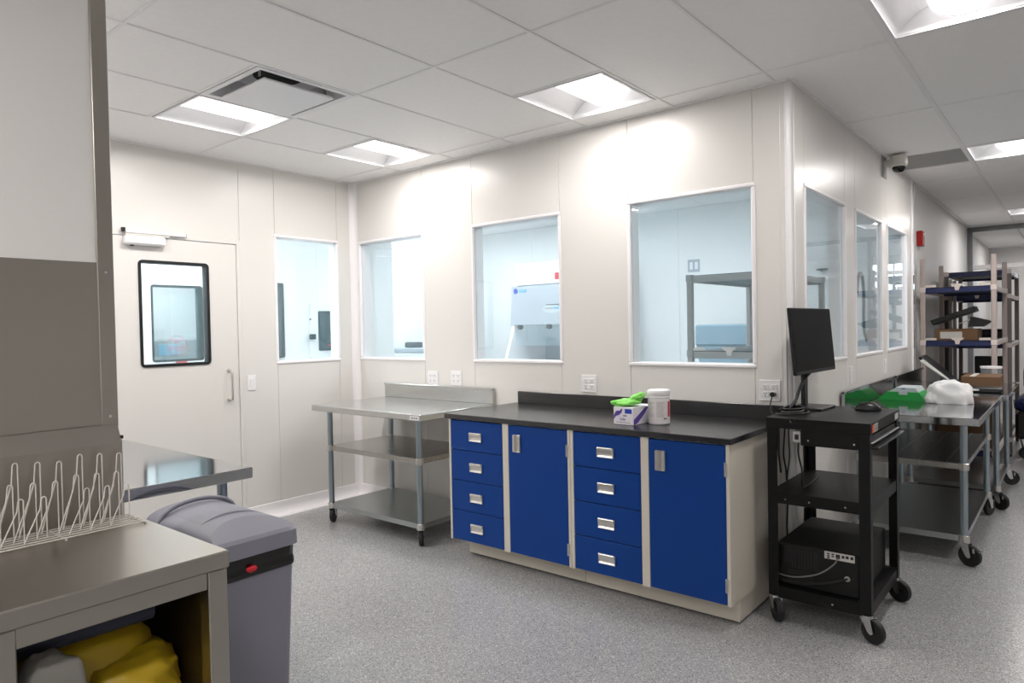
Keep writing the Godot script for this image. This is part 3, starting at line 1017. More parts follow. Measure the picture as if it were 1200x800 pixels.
func build_hood():
	var t = thing("flow_hood", "white and grey laminar flow hood with a blue logo behind the middle window", "flow hood", Vector3(-3.5, 0, -3.0))
	var x0 := -4.1
	var x1 := -2.9
	box(t, "top_housing", Vector3(x0, 1.97, -3.36), Vector3(x1, 2.24, -2.66), M.hood_white, 0.01)
	box(t, "rear_duct", Vector3(x0, 1.05, -3.36), Vector3(x1, 1.97, -3.2), M.hood_grey, 0.004)
	for s in [x0, x1 - 0.04]:
		part(t, "side_wall", prism([Vector2(-3.2, 1.05), Vector2(-2.42, 1.05), Vector2(-2.6, 1.5), Vector2(-2.64, 1.97), Vector2(-3.2, 1.97)], 0.04, Transform3D(Basis(Vector3(0, 0, 1), Vector3(0, 1, 0), Vector3(-1, 0, 0)), Vector3.ZERO)), M.hood_white, Vector3(s + 0.02, 0, 0))
	var f = part(t, "front_cover", prism([Vector2(-2.62, 1.5), Vector2(-2.58, 1.5), Vector2(-2.6, 1.96), Vector2(-2.64, 1.96)], x1 - x0 + 0.02, Transform3D(Basis(Vector3(0, 0, 1), Vector3(0, 1, 0), Vector3(-1, 0, 0)), Vector3.ZERO)), M.hood_grey, Vector3((x0 + x1) / 2, 0, 0))
	part(f, "logo_disc", cyl(0.032, 0.004, 24, 2), M.print_blue, Vector3(x0 + 0.06, 1.905, -2.596))
	for k in 4:
		box(f, "logo_letter", Vector3(x0 + 0.112 + k * 0.03, 1.888, -2.597), Vector3(x0 + 0.134 + k * 0.03, 1.922, -2.593), M.print_cyan, 0.0)
	part(f, "badge", lathe([[0, -0.002], [0.1, -0.002], [0.1, 0.002], [0, 0.002]], 28, Transform3D(Basis(Vector3.RIGHT, PI / 2).scaled(Vector3(1.3, 0.5, 1)), Vector3.ZERO)), M.lid_grey, Vector3(x0 + 0.6, 1.68, -2.585))
	box(f, "badge_print", Vector3(x0 + 0.5, 1.68, -2.582), Vector3(x0 + 0.62, 1.692, -2.579), M.print_grey, 0.0)
	box(f, "badge_print", Vector3(x0 + 0.63, 1.676, -2.586), Vector3(x0 + 0.7, 1.696, -2.58), M.print_cyan, 0.0)
	box(f, "swoosh", Vector3(x0 + 0.52, 1.722, -2.587), Vector3(x0 + 0.72, 1.732, -2.582), M.print_dark, 0.0)
	box(t, "red_label", Vector3(x0 + 0.6, 2.02, -2.661), Vector3(x0 + 0.72, 2.1, -2.657), M.print_red, 0.0)
	box(t, "work_deck", Vector3(x0 + 0.026, 1.02, -3.2), Vector3(x1 - 0.026, 1.06, -2.42), M.steel_shelf, 0.004)
	box(t, "arm_rest", Vector3(x0, 0.98, -2.42), Vector3(x1, 1.075, -2.36), M.hood_white, 0.01)
	for k in 10:
		box(t, "slot", Vector3(x0 + 0.3 + (k % 5) * 0.16, 1.2 + (k / 5) * 0.17, -3.201), Vector3(x0 + 0.4 + (k % 5) * 0.16, 1.212 + (k / 5) * 0.17, -3.198), M.print_dark, 0.0)
	for s in [x0 + 0.12, x0 + 0.55]:
		part(t, "sash_clamp", cyl(0.03, 0.05, 16, 2), M.print_dark, Vector3(s, 1.475, -2.6))
	part(t, "sash", prism([Vector2(-2.6, 1.25), Vector2(-2.594, 1.25), Vector2(-2.594, 1.5), Vector2(-2.6, 1.5)], x1 - x0 - 0.1, Transform3D(Basis(Vector3(0, 0, 1), Vector3(0, 1, 0), Vector3(-1, 0, 0)), Vector3.ZERO)), M.glass, Vector3((x0 + x1) / 2, 0, 0.0))
	part(t, "unseen_lamp_tube", cyl(0.014, x1 - x0 - 0.2, 12, 0), M.lens_cool, Vector3((x0 + x1) / 2, 1.93, -2.9))  # unseen tube with its lamp, placed to whiten the hood interior
	var l := AreaLight3D.new()
	l.name = "unseen_hood_lamp"
	l.area_size = Vector2(x1 - x0 - 0.2, 0.03)
	l.light_energy = 0.12
	l.light_color = COOL
	l.shadow_enabled = true
	l.area_range = 6.0
	l.rotation_degrees = Vector3(-90, 0, 0)
	t.add_child(l)
	l.position = Vector3((x0 + x1) / 2, 1.91, -2.9) - org[t]
	box(t, "base_cabinet", Vector3(x0, 0.1, -3.36), Vector3(x1, 0.98, -2.5), M.hood_white, 0.01)
	for k in 4:
		box(t, "foot", Vector3(x0 + 0.05 + (k % 2) * 1.04, 0.0, -3.3 + (k / 2) * 0.7), Vector3(x0 + 0.11 + (k % 2) * 1.04, 0.1, -3.24 + (k / 2) * 0.7), M.black_rubber, 0.004)


func build_corridor_end():
	var w = structure("wall_corridor_far", "plain off-white corridor wall beyond the clean room", "wall")
	box(w, "plaster", Vector3(-0.15, 0, -8.0), Vector3(-0.03, 2.96, -3.49), M.wall_paint, 0.0)
	w = structure("wall_corridor_end", "dull far room walls behind the grey portal", "wall")
	box(w, "plaster", Vector3(-0.15, 0, -11.4), Vector3(-0.05, 2.96, -8.0), M.wall_paint, 0.0)
	# end wall with windows to the outside
	part(w, "plaster", joined([[Vector3(-0.15, 0, -11.5), Vector3(1.2, 2.96, -11.4)], [Vector3(1.2, 0, -11.5), Vector3(1.95, 2.08, -11.4)], [Vector3(1.2, 2.58, -11.5), Vector3(1.95, 2.96, -11.4)], [Vector3(1.95, 0, -11.5), Vector3(4.7, 2.96, -11.4)]]), M.wall_paint)
	box(w, "plaster", Vector3(4.6, 0, -11.4), Vector3(4.7, 2.96, -8.1), M.wall_paint, 0.0)
	var v = structure("window_9", "bright high daylight window out of view at the end of the far room", "window")  # out of view, gives the bright reflections in the corridor panes
	box(v, "pane", Vector3(1.2, 2.08, -11.46), Vector3(1.95, 2.58, -11.454), M.glass, 0.0)
	box(v, "mullion", Vector3(1.56, 2.08, -11.47), Vector3(1.59, 2.58, -11.43), M.frame_grey, 0.003)
	var c = structure("ceiling_far_room", "dull ceiling of the room behind the grey portal", "ceiling")
	for q in [[-0.05, 0.53, -11.4, -8.06], [0.54, 1.12, -11.4, -10.3], [0.54, 1.12, -9.7, -8.06], [1.13, 2.3, -11.4, -8.06], [2.31, 3.4, -11.4, -8.06], [3.41, 4.6, -11.4, -8.06]]:
		box(c, "ceiling_tile", Vector3(q[0], CEIL - 0.03, q[2]), Vector3(q[1], CEIL - 0.01, q[3]), M.ceiling_tile, 0.002)
	var p = structure("trim_4", "grey painted portal frame at the end of the corridor", "portal frame")
	box(p, "jamb", Vector3(-0.03, 0.0, -8.06), Vector3(0.03, CEIL, -7.98), M.frame_grey, 0.004)
	box(p, "header", Vector3(0.03, CEIL - 0.06, -8.06), Vector3(4.6, CEIL, -7.98), M.frame_grey, 0.004)
	box(p, "transom", Vector3(0.03, 2.17, -8.05), Vector3(4.6, 2.23, -7.99), M.ceiling_tee, 0.004)
	box(p, "mullion", Vector3(1.25, 0.0, -8.05), Vector3(1.31, CEIL - 0.06, -7.99), M.frame_grey, 0.004)


# ---------------------------------------------------------------- blue base cabinets
func pull_mesh() -> ArrayMesh:
	if not shared.has("pull"):
		var xf := Transform3D(Basis(Vector3(0, 0, 1), Vector3(0, 1, 0), Vector3(-1, 0, 0)), Vector3.ZERO)
		var st := begin()
		put_prism(st, PackedVector2Array([Vector2(0, 0.027), Vector2(0.012, 0.027), Vector2(0.014, 0.024), Vector2(0.014, 0.013), Vector2(0.011, 0.012), Vector2(0.004, 0.012), Vector2(0.0025, -0.006), Vector2(0.004, -0.016), Vector2(0.009, -0.024), Vector2(0.009, -0.027), Vector2(0, -0.027)]), 0.094, xf)
		for s in [-1, 1]:
			put_box(st, Vector3(0.004, 0.054, 0.009), 0.001, Vector3(s * 0.049, 0, 0.0045))
		shared.pull = st.commit()
	return shared.pull


func base_cabinet(label, x0: float, x1: float, drawers: Array, door: Array, left_end: bool, right_end: bool):
	var t = thing("base_cabinet", label, "cabinet", Vector3((x0 + x1) / 2, 0, 0.36), "blue base cabinets under the black worktop")
	var be = M.cabinet_beige
	var front := 0.735
	var back := 0.04
	var fb := 0.715
	box(t, "carcass", Vector3(x0 + 0.001, 0.13, back), Vector3(x1 - 0.001, 0.9, fb - 0.004), be, 0.001)
	box(t, "plinth", Vector3(x0 + (0.035 if left_end else 0.0015), 0.012, back + 0.03), Vector3(x1 - (0.012 if right_end else 0.0015), 0.13, 0.6), be, 0.002)
	box(t, "dark_gap_strip", Vector3(x0 + 0.06, 0.0, back + 0.06), Vector3(x1 - 0.05, 0.013, 0.575), M.black_matt, 0.0)  # dark strip filling the gap under the plinth
	# upright stiles, flush with the fronts
	for s in [[x0 + 0.0008, drawers[0]], [drawers[1], door[0]], [door[1], x1 - 0.0008]]:
		box(t, "stile", Vector3(s[0], 0.13, fb - 0.004), Vector3(s[1], 0.9, front), be, 0.0015)
	var h := (0.893 - 0.135) / 4
	for k in 4:
		var y1 := 0.893 - k * h
		var y0 := y1 - h
		var d = box(t, "drawer", Vector3(drawers[0] + 0.002, y0 + 0.0022, fb - 0.002), Vector3(drawers[1] - 0.002, y1 - 0.0022, front), M.cabinet_blue, 0.0015)
		part(d, "handle", pull_mesh(), M.satin_nickel, Vector3((drawers[0] + drawers[1]) / 2, (y0 + y1) / 2 - 0.004, front))
	var o = box(t, "door", Vector3(door[0] + 0.002, 0.137, fb - 0.002), Vector3(door[1] - 0.002, 0.891, front), M.cabinet_blue, 0.0015)
	part(o, "handle", pull_mesh(), M.satin_nickel, Vector3(door[0] + 0.068, 0.787, front), Vector3(0, 0, 90))
	for y in [0.78, 0.23]:
		box(o, "hinge", Vector3(door[1] - 0.008, y - 0.033, front - 0.002), Vector3(door[1] + 0.006, y + 0.033, front + 0.006), M.satin_nickel, 0.0015)
		part(o, "hinge_pin", cyl(0.004, 0.07, 10), M.chrome, Vector3(door[1], y, front + 0.005))
	return t


func build_base_cabinets():
	base_cabinet("blue base cabinet with drawers and door, standing next to the steel work table", -1.908, -0.972, [-1.89, -1.46], [-1.414, -0.99], true, false)
	base_cabinet("blue base cabinet with drawers and door, standing next to the black cart", -0.972, -0.068, [-0.951, -0.535], [-0.49, -0.086], false, true)
	var w = thing("worktop", "long black resin worktop with low backsplash on the blue cabinets", "worktop", Vector3(-1.0, 0.9, 0.37))
	box(w, "slab", Vector3(-1.93, 0.9, 0.012), Vector3(-0.05, 0.93, 0.752), M.epoxy_resin_black, 0.003)
	box(w, "backsplash", Vector3(-1.905, 0.93, 0.012), Vector3(-0.99, 1.012, 0.034), M.epoxy_resin_black, 0.002)
	box(w, "backsplash", Vector3(-0.985, 0.93, 0.012), Vector3(-0.05, 1.012, 0.034), M.epoxy_resin_black, 0.002)


# ---------------------------------------------------------------- casters
func caster(parent, at: Vector3, high: float, dia: float, turn: float, brake := true):
	# at: floor point under the stem; the wheel trails towards local +x
	var key := "fork%.3f %.3f" % [high, dia]
	var trail := 0.03
	if not shared.has(key):
		var st := begin()
		for s in [-1, 1]:
			var poly := PackedVector2Array([Vector2(-0.022, high - 0.012), Vector2(0.03, high - 0.012), Vector2(trail + 0.014, dia / 2 - 0.004), Vector2(trail, dia / 2 - 0.013), Vector2(trail - 0.014, dia / 2 - 0.004)])
			put_prism(st, poly, 0.003, Transform3D(Basis.IDENTITY, Vector3(0, 0, s * 0.021)))
		put_box(st, Vector3(0.055, 0.006, 0.046), 0.001, Vector3(0.004, high - 0.012, 0))
		put_lathe(st, [[0, high - 0.01], [0.026, high - 0.01], [0.026, high - 0.002], [0.014, high], [0.0, high]], 16)
		put_lathe(st, [[0.009, high - 0.002], [0.009, high + 0.05], [0, high + 0.05]], 12)
		shared[key] = st.commit()
		var r := dia / 2
		var wheel_xf := Transform3D(Basis(Vector3.RIGHT, PI / 2), Vector3.ZERO)
		shared[key + "w"] = lathe([[r * 0.45, -0.012], [r * 0.72, -0.013], [r * 0.93, -0.015], [r, -0.009], [r, 0.009], [r * 0.93, 0.015], [r * 0.72, 0.013], [r * 0.45, 0.012]], 28, wheel_xf)
		shared[key + "h"] = lathe([[0, -0.02], [0.008, -0.02], [0.011, -0.013], [r * 0.46, -0.012], [r * 0.46, 0.012], [0.011, 0.013], [0.008, 0.02], [0, 0.02]], 20, wheel_xf)
		var b := begin()
		put_box(b, Vector3(0.045, 0.006, 0.02), 0.002, Vector3(trail + 0.045, dia * 0.72, 0), Basis(Vector3.BACK, 0.5))
		put_box(b, Vector3(0.012, 0.03, 0.03), 0.002, Vector3(trail + 0.025, dia * 0.78, 0))
		shared[key + "b"] = b.commit()
	var c = part(parent, "caster", shared[key], M.chrome, at, Vector3(0, turn, 0))
	var sub := func(called, mesh, material, p: Vector3):
		var o := MeshInstance3D.new()
		o.name = called
		o.mesh = mesh
		o.material_override = material
		c.add_child(o, true)
		o.position = p
	sub.call("wheel", shared[key + "w"], M.black_rubber, Vector3(trail, dia / 2, 0))
	sub.call("wheel_hub", shared[key + "h"], M.black_plastic, Vector3(trail, dia / 2, 0))
	if brake:
		sub.call("brake_lever", shared[key + "b"], M.chrome, Vector3.ZERO)


# ---------------------------------------------------------------- steel work tables on casters
func steel_table(label, x0: float, x1: float, z0: float, z1: float, y: float, leg_x: Array, leg_z: Array, shelves: Array, splash: String, surface, turns: Array, foot := 0.13, hems := true):
	var t = thing("steel_work_table", label, "table", Vector3((x0 + x1) / 2, 0, (z0 + z1) / 2), "steel work tables")
	var top_part = box(t, "tabletop", Vector3(x0, y - 0.045, z0), Vector3(x1, y, z1), surface, 0.004)
	if splash == "back":
		var s = box(t, "backsplash", Vector3(x0, y, z0), Vector3(x1, y + 0.115, z0 + 0.02), surface, 0.003)
		box(s, "return_lip", Vector3(x0, y + 0.1, z0), Vector3(x1, y + 0.118, z0 + 0.032), surface, 0.003)
	elif splash == "left":
		var s = box(t, "backsplash", Vector3(x0, y, z0), Vector3(x0 + 0.02, y + 0.125, z1), surface, 0.003)
		box(s, "return_lip", Vector3(x0, y + 0.11, z0), Vector3(x0 + 0.032, y + 0.128, z1), surface, 0.003)
	var n := 0
	for lx in leg_x:
		for lz in leg_z:
			part(t, "leg", cyl(0.0205, y - 0.045 - foot, 18), M.galvanised, Vector3(lx, (y - 0.045 + foot) / 2, lz))
			if foot > 0.05:
				caster(t, Vector3(lx, 0, lz), foot - 0.005, 0.1 if foot < 0.14 else (0.115 if foot < 0.149 else 0.125), turns[n % turns.size()])
			n += 1
	for sy in shelves:
		var a := Vector3(leg_x[0] - 0.01, sy - 0.035, leg_z[0] - 0.01)
		var b := Vector3(leg_x[-1] + 0.01, sy, leg_z[-1] + 0.01)
		var m := joined([[Vector3(a.x, b.y - 0.003, a.z), Vector3(b.x, b.y, b.z)], [Vector3(a.x, a.y, a.z), Vector3(b.x, b.y - 0.003, a.z + 0.003)], [Vector3(a.x, a.y, b.z - 0.003), Vector3(b.x, b.y - 0.003, b.z)], [Vector3(a.x, a.y, a.z), Vector3(a.x + 0.003, b.y - 0.003, b.z)], [Vector3(b.x - 0.003, a.y, a.z), Vector3(b.x, b.y - 0.003, b.z)]])
		var s = part(t, "shelf", m, M.galvanised_shelf if sy < 0.3 else M.steel_shelf)
		for lx in leg_x:
			for lz in leg_z:
				part(s, "corner_clamp", cyl(0.029, 0.042, 18), M.steel_edge, Vector3(lx, sy - 0.018, lz))
	return t


func build_tables():
	var t = steel_table("steel work table on casters with three levels next to the drawer cabinet", -3.36, -2.14, 0.012, 0.76, 0.905, [-3.225, -2.235], [0.09, 0.69], [0.595, 0.155], "back", M.steel_table, [150, 128, 120, 135], 0.145)
	var p = box(t, "maker_plate", Vector3(-2.24, 0.868, 0.76), Vector3(-2.155, 0.892, 0.762), M.white_plastic, 0.0)
	for k in 3:
		box(p, "printed_line", Vector3(-2.225 + k * 0.022, 0.876, 0.762), Vector3(-2.21 + k * 0.022, 0.884, 0.7625), M.print_dark, 0.0)
	steel_table("polished steel table beside the cart carrying a green pack and a white bag", -0.0 + 0.012, 0.752, -2.44, -0.915, 0.885, [0.1, 0.665], [-2.32, -1.0], [0.605, 0.175], "left", M.steel_mirror, [200, 20, 70, -20], 0.152)
	steel_table("polished steel table further along the corridor, in front of the shelving", 0.025, 0.79, -3.7, -2.475, 0.885, [0.12, 0.705], [-3.58, -2.58], [0.175], "left", M.steel_mirror, [200, 20, 10, -30], 0.152)
	# the table on the other side of the partition
	var f = thing("steel_side_table", "steel table end showing beyond the dish station, beside the door", "table", Vector3(-2.2, 0, 2.8))
	box(f, "tabletop", Vector3(-2.85, 0.86, 2.33), Vector3(-1.47, 0.905, 3.15), M.steel_mirror, 0.004)
	for q in [[-1.56, 2.42], [-2.75, 2.42], [-1.56, 3.05], [-2.75, 3.05]]:
		part(f, "leg", cyl(0.0205, 0.86, 18), M.galvanised, Vector3(q[0], 0.43, q[1]))
	box(f, "shelf", Vector3(-2.76, 0.2, 2.41), Vector3(-1.55, 0.235, 3.06), M.steel_shelf, 0.003)


# ---------------------------------------------------------------- the black cart and what stands on it
func build_cart():
	var t = thing("equipment_cart", "black steel three shelf cart on casters beside the cabinet end", "cart", Vector3(0.235, 0, 0.12))
	var k = M.black_powder_coat
	var x0 := 0.005
	var x1 := 0.465
	var z0 := -0.2
	var z1 := 0.44
	var H := 1.0
	for q in [[x0, z1, 1, -1], [x1, z1, -1, -1], [x0, z0, 1, 1], [x1, z0, -1, 1]]:
		var sx: float = q[2]
		var sz: float = q[3]
		part(t, "leg", joined([[Vector3(0, 0.125, 0), Vector3(sx * 0.048, H - 0.01, sz * 0.004)], [Vector3(0, 0.125, sz * 0.004), Vector3(sx * 0.004, H - 0.01, sz * 0.048)]], 0.0008), k, Vector3(q[0], 0, q[1]))
	var tray := func(y: float, drop: float):
		var a := Vector3(x0 + 0.0045, y, z0 + 0.0045)
		var b := Vector3(x1 - 0.0045, y, z1 - 0.0045)
		return joined([[Vector3(a.x, y - 0.003, a.z), b], [Vector3(a.x, y - drop, a.z), Vector3(b.x, y - 0.003, a.z + 0.003)], [Vector3(a.x, y - drop, b.z - 0.003), Vector3(b.x, y - 0.003, b.z)], [Vector3(a.x, y - drop, a.z), Vector3(a.x + 0.003, y - 0.003, b.z)], [Vector3(b.x - 0.003, y - drop, a.z), Vector3(b.x, y - 0.003, b.z)]])
	part(t, "shelf", joined([[Vector3(x0 - 0.004, H - 0.006, z0 - 0.004), Vector3(x1 + 0.004, H, z1 + 0.004)], [Vector3(x0 - 0.004, H - 0.05, z1 + 0.0005), Vector3(x1 + 0.004, H - 0.006, z1 + 0.004)], [Vector3(x0 - 0.004, H - 0.05, z0 - 0.004), Vector3(x1 + 0.004, H - 0.006, z0 - 0.0005)], [Vector3(x0 - 0.004, H - 0.05, z0), Vector3(x0 - 0.0005, H - 0.006, z1)], [Vector3(x1 + 0.0005, H - 0.05, z0), Vector3(x1 + 0.004, H - 0.006, z1)]], 0.001), k)
	part(t, "shelf", tray.call(0.635, 0.055), k)
	part(t, "shelf", tray.call(0.17, 0.055), k)
	box(t, "apron", Vector3(0.165, 0.875, z1 - 0.006), Vector3(x1 - 0.05, H - 0.05, z1 + 0.001), k, 0.001)
	var d = box(t, "keyboard_drawer", Vector3(0.2, 0.875, z0 + 0.03), Vector3(x1 - 0.006, 0.935, z1 - 0.03), k, 0.003)
	box(d, "drawer_lip", Vector3(x1 - 0.006, 0.882, z0 + 0.01), Vector3(x1 + 0.03, 0.892, z1 - 0.03), M.black_plastic, 0.003)
	box(d, "drawer_rail", Vector3(x1 - 0.006, 0.905, z0 + 0.02), Vector3(x1 + 0.008, 0.911, z1 - 0.03), M.satin_nickel, 0.002)
	var lab = box(t, "warning_label", Vector3(x1 + 0.0035, 0.955, 0.3), Vector3(x1 + 0.005, 0.99, 0.415), M.label_pale, 0.0)
	box(lab, "orange_band", Vector3(x1 + 0.004, 0.955, 0.375), Vector3(x1 + 0.0055, 0.99, 0.415), M.print_orange, 0.0)
	for i in 3:
		box(lab, "printed_line", Vector3(x1 + 0.004, 0.962 + i * 0.009, 0.308), Vector3(x1 + 0.0055, 0.966 + i * 0.009, 0.365), M.print_dark, 0.0)
	box(t, "small_label", Vector3(x1 + 0.0035, 0.958, -0.17), Vector3(x1 + 0.005, 0.988, -0.09), M.label_pale, 0.0)
	for q in [[0.09, 0.605, z1], [0.2, 0.605, z1], [0.36, 0.605, z1], [0.12, 0.985, z1 + 0.004], [0.2, 0.9, z1 + 0.001], [0.4, 0.9, z1 + 0.001], [0.3, 0.14, z1]]:
		part(t, "bolt", cyl(0.0045, 0.005, 10, 2), M.chrome, Vector3(q[0], q[1], q[2] + 0.0005))
	for q in [[x0 + 0.022, z1 - 0.022, -50], [x1 - 0.022, z1 - 0.022, -25], [x1 - 0.022, z0 + 0.022, -20], [x0 + 0.022, z0 + 0.022, 60]]:
		caster(t, Vector3(q[0], 0, q[1]), 0.124, 0.112, q[2], false)
	# power strip on the side
	var ps = box(t, "power_strip", Vector3(0.125, 0.885, 0.395), Vector3(0.163, 0.94, 0.433), M.grille_grey, 0.003)
	box(ps, "socket", Vector3(0.135, 0.9, 0.433), Vector3(0.153, 0.925, 0.434), M.black_plastic, 0.0)
	# monitor, facing the corridor
	var m = thing("monitor", "thin black flat monitor switched off, on the cart top", "monitor", Vector3(0.09, H + 0.001, -0.03), "", deg_to_rad(87.0))
	var lean := Vector3(-5, 0, 0)
	part(m, "panel", box_mesh(Vector3(0.6, 0.345, 0.018), 0.003), M.black_plastic, Vector3(0, 0.365, 0), lean)
	part(m, "screen", box_mesh(Vector3(0.586, 0.322, 0.002), 0.0), M.screen_off, Vector3(0, 0.372, 0.0085), lean)
	part(m, "rear_housing", box_mesh(Vector3(0.34, 0.2, 0.03), 0.01), M.black_plastic, Vector3(0, 0.35, -0.024), lean)
	part(m, "stand_post", box_mesh(Vector3(0.05, 0.3, 0.022), 0.004), M.black_plastic, Vector3(0, 0.15, -0.045))
	part(m, "stand_base", box_mesh(Vector3(0.23, 0.012, 0.17), 0.004), M.black_plastic, Vector3(0, 0.006, -0.005))
	for i in 3:
		part(m, "control_button", box_mesh(Vector3(0.012, 0.004, 0.006), 0.001), M.black_matt, Vector3(0.2 + i * 0.025, 0.193, -0.004))
	# mouse with its cord
	var mo = thing("computer_mouse", "black computer mouse lying on the cart top", "mouse", Vector3(0.35, H + 0.0005, -0.07))
	part(mo, "shell", blob(Vector3(0.125, 0.085, 0.07), 4, 0.03, 0.02, -0.001), M.black_plastic, Vector3(0.35, H + 0.002, -0.07), Vector3(0, 10, 0))
	part(mo, "scroll_wheel", cyl(0.009, 0.007, 14, 2), M.black_rubber, Vector3(0.315, H + 0.032, -0.076))
	part(mo, "cord", tube(smooth_path([Vector3(0.295, H + 0.008, -0.08), Vector3(0.28, H + 0.004, -0.12), Vector3(0.25, H + 0.004, -0.16), Vector3(0.24, H + 0.004, -0.19)]), 0.0018, 6), M.cable_black)
	# computer on the bottom shelf
	var pc = thing("desktop_computer", "black desktop computer case lying on the bottom shelf of the cart", "computer", Vector3(0.215, 0.17, 0.11))
	var by := 0.1705
	box(pc, "case", Vector3(0.03, by, -0.17), Vector3(0.405, by + 0.205, 0.385), M.black_matt, 0.006)
	var pl = box(pc, "port_plate", Vector3(0.252, by + 0.165, 0.385), Vector3(0.385, by + 0.2, 0.387), M.satin_nickel, 0.0)
	for q in [[0.27, 0.19, 0.012, 0.006], [0.27, 0.18, 0.012, 0.006], [0.27, 0.171, 0.012, 0.006], [0.29, 0.19, 0.012, 0.006], [0.29, 0.18, 0.012, 0.006], [0.312, 0.183, 0.018, 0.02], [0.335, 0.185, 0.012, 0.012], [0.353, 0.186, 0.013, 0.012], [0.373, 0.186, 0.012, 0.013]]:
		part(pl, "port", box_mesh(Vector3(q[2], q[3], 0.002), 0.0), M.black_plastic, Vector3(q[0], by + q[1], 0.388))
	for i in 9:
		box(pc, "vent_bar", Vector3(0.1 + i * 0.0145, by + 0.09, 0.385), Vector3(0.107 + i * 0.0145, by + 0.18, 0.388), M.black_plastic, 0.001)
	for i in 5:
		box(pc, "slot_cover", Vector3(0.08, by + 0.02 + i * 0.013, 0.385), Vector3(0.2, by + 0.027 + i * 0.013, 0.388), M.black_plastic, 0.001)
	part(pc, "socket", cyl(0.013, 0.004, 14, 2), M.grille_grey, Vector3(0.352, by + 0.085, 0.387))
	part(pc, "fan_grille", cyl(0.04, 0.003, 24, 2), M.black_plastic, Vector3(0.05 + 0.02, by + 0.15, 0.386))
	# cables
	var cable := func(owner, label, material, r: float, pts: Array):
		var q := []
		for p in pts: q.append(owner.transform.affine_inverse() * p)
		var o = part(owner, "cable", tube(smooth_path(q, 7), r, 7), material, org[owner])
		o.set_meta("label", label)
	cable.call(m, "thick black monitor cable bundle behind the stand", M.cable_black, 0.009, [Vector3(0.06, 1.19, -0.09), Vector3(0.055, 1.16, 0.0), Vector3(0.05, 1.11, 0.07), Vector3(0.045, 1.05, 0.13), Vector3(0.03, 1.016, 0.18)])
	cable.call(m, "black cable coiled on the cart corner", M.cable_black, 0.006, [Vector3(0.03, 1.01, 0.18), Vector3(0.02, 1.012, 0.27), Vector3(0.06, 1.012, 0.32), Vector3(0.11, 1.012, 0.24), Vector3(0.08, 1.015, 0.13), Vector3(0.03, 1.02, 0.12), Vector3(0.015, 1.022, 0.22), Vector3(0.05, 1.024, 0.28), Vector3(0.1, 1.024, 0.2), Vector3(0.07, 1.026, 0.12), Vector3(0.025, 1.028, 0.16), Vector3(0.02, 1.02, 0.3)])
	cable.call(m, "thin black cable loop on the cart corner", M.cable_black, 0.0045, [Vector3(0.012, 1.006, 0.33), Vector3(0.06, 1.008, 0.36), Vector3(0.13, 1.008, 0.28), Vector3(0.12, 1.008, 0.16), Vector3(0.04, 1.01, 0.1)])
	cable.call(t, "black cable hanging down beside the cart leg", M.cable_black, 0.0055, [Vector3(-0.008, 0.992, 0.2), Vector3(-0.02, 0.92, 0.21), Vector3(-0.02, 0.8, 0.2), Vector3(-0.012, 0.68, 0.19)])
	cable.call(t, "black cable hanging straight behind the near cart leg", M.cable_black, 0.0045, [Vector3(-0.015, 0.99, 0.1), Vector3(-0.02, 0.88, 0.1), Vector3(-0.03, 0.76, 0.09), Vector3(-0.02, 0.66, 0.08), Vector3(-0.012, 0.5, 0.09), Vector3(-0.02, 0.36, 0.08), Vector3(-0.015, 0.25, 0.07)])
	cable.call(t, "black cable bowed out beside the cart", M.cable_black, 0.004, [Vector3(-0.012, 0.98, 0.06), Vector3(-0.015, 0.86, 0.05), Vector3(-0.012, 0.74, 0.05), Vector3(-0.022, 0.62, 0.06), Vector3(-0.014, 0.5, 0.05)])
	cable.call(t, "black cable dropping from the power strip", M.cable_black, 0.0045, [Vector3(0.145, 0.885, 0.41), Vector3(0.142, 0.82, 0.4), Vector3(0.155, 0.74, 0.39), Vector3(0.145, 0.66, 0.36), Vector3(0.13, 0.64, 0.2), Vector3(0.12, 0.64, 0.0)])
	cable.call(pc, "black cable with a loop hanging beside the cabinet end", M.cable_black, 0.0035, [Vector3(-0.02, 0.6, 0.2), Vector3(-0.035, 0.48, 0.22), Vector3(-0.03, 0.38, 0.24), Vector3(-0.02, 0.33, 0.25), Vector3(-0.045, 0.31, 0.26), Vector3(-0.05, 0.28, 0.26), Vector3(-0.02, 0.265, 0.25), Vector3(-0.012, 0.3, 0.25)])
	cable.call(pc, "grey network cable curving from the computer ports", M.cable_grey, 0.0035, [Vector3(0.312, 0.35, 0.39), Vector3(0.3, 0.32, 0.41), Vector3(0.24, 0.27, 0.43), Vector3(0.15, 0.235, 0.43), Vector3(0.07, 0.225, 0.42), Vector3(0.02, 0.225, 0.36), Vector3(0.018, 0.23, 0.1)])
	cable.call(pc, "black power cable curving low in front of the computer", M.cable_black, 0.0045, [Vector3(0.352, 0.256, 0.39), Vector3(0.33, 0.25, 0.415), Vector3(0.25, 0.225, 0.43), Vector3(0.15, 0.205, 0.43), Vector3(0.06, 0.2, 0.42), Vector3(0.018, 0.2, 0.34), Vector3(0.016, 0.2, 0.1)])


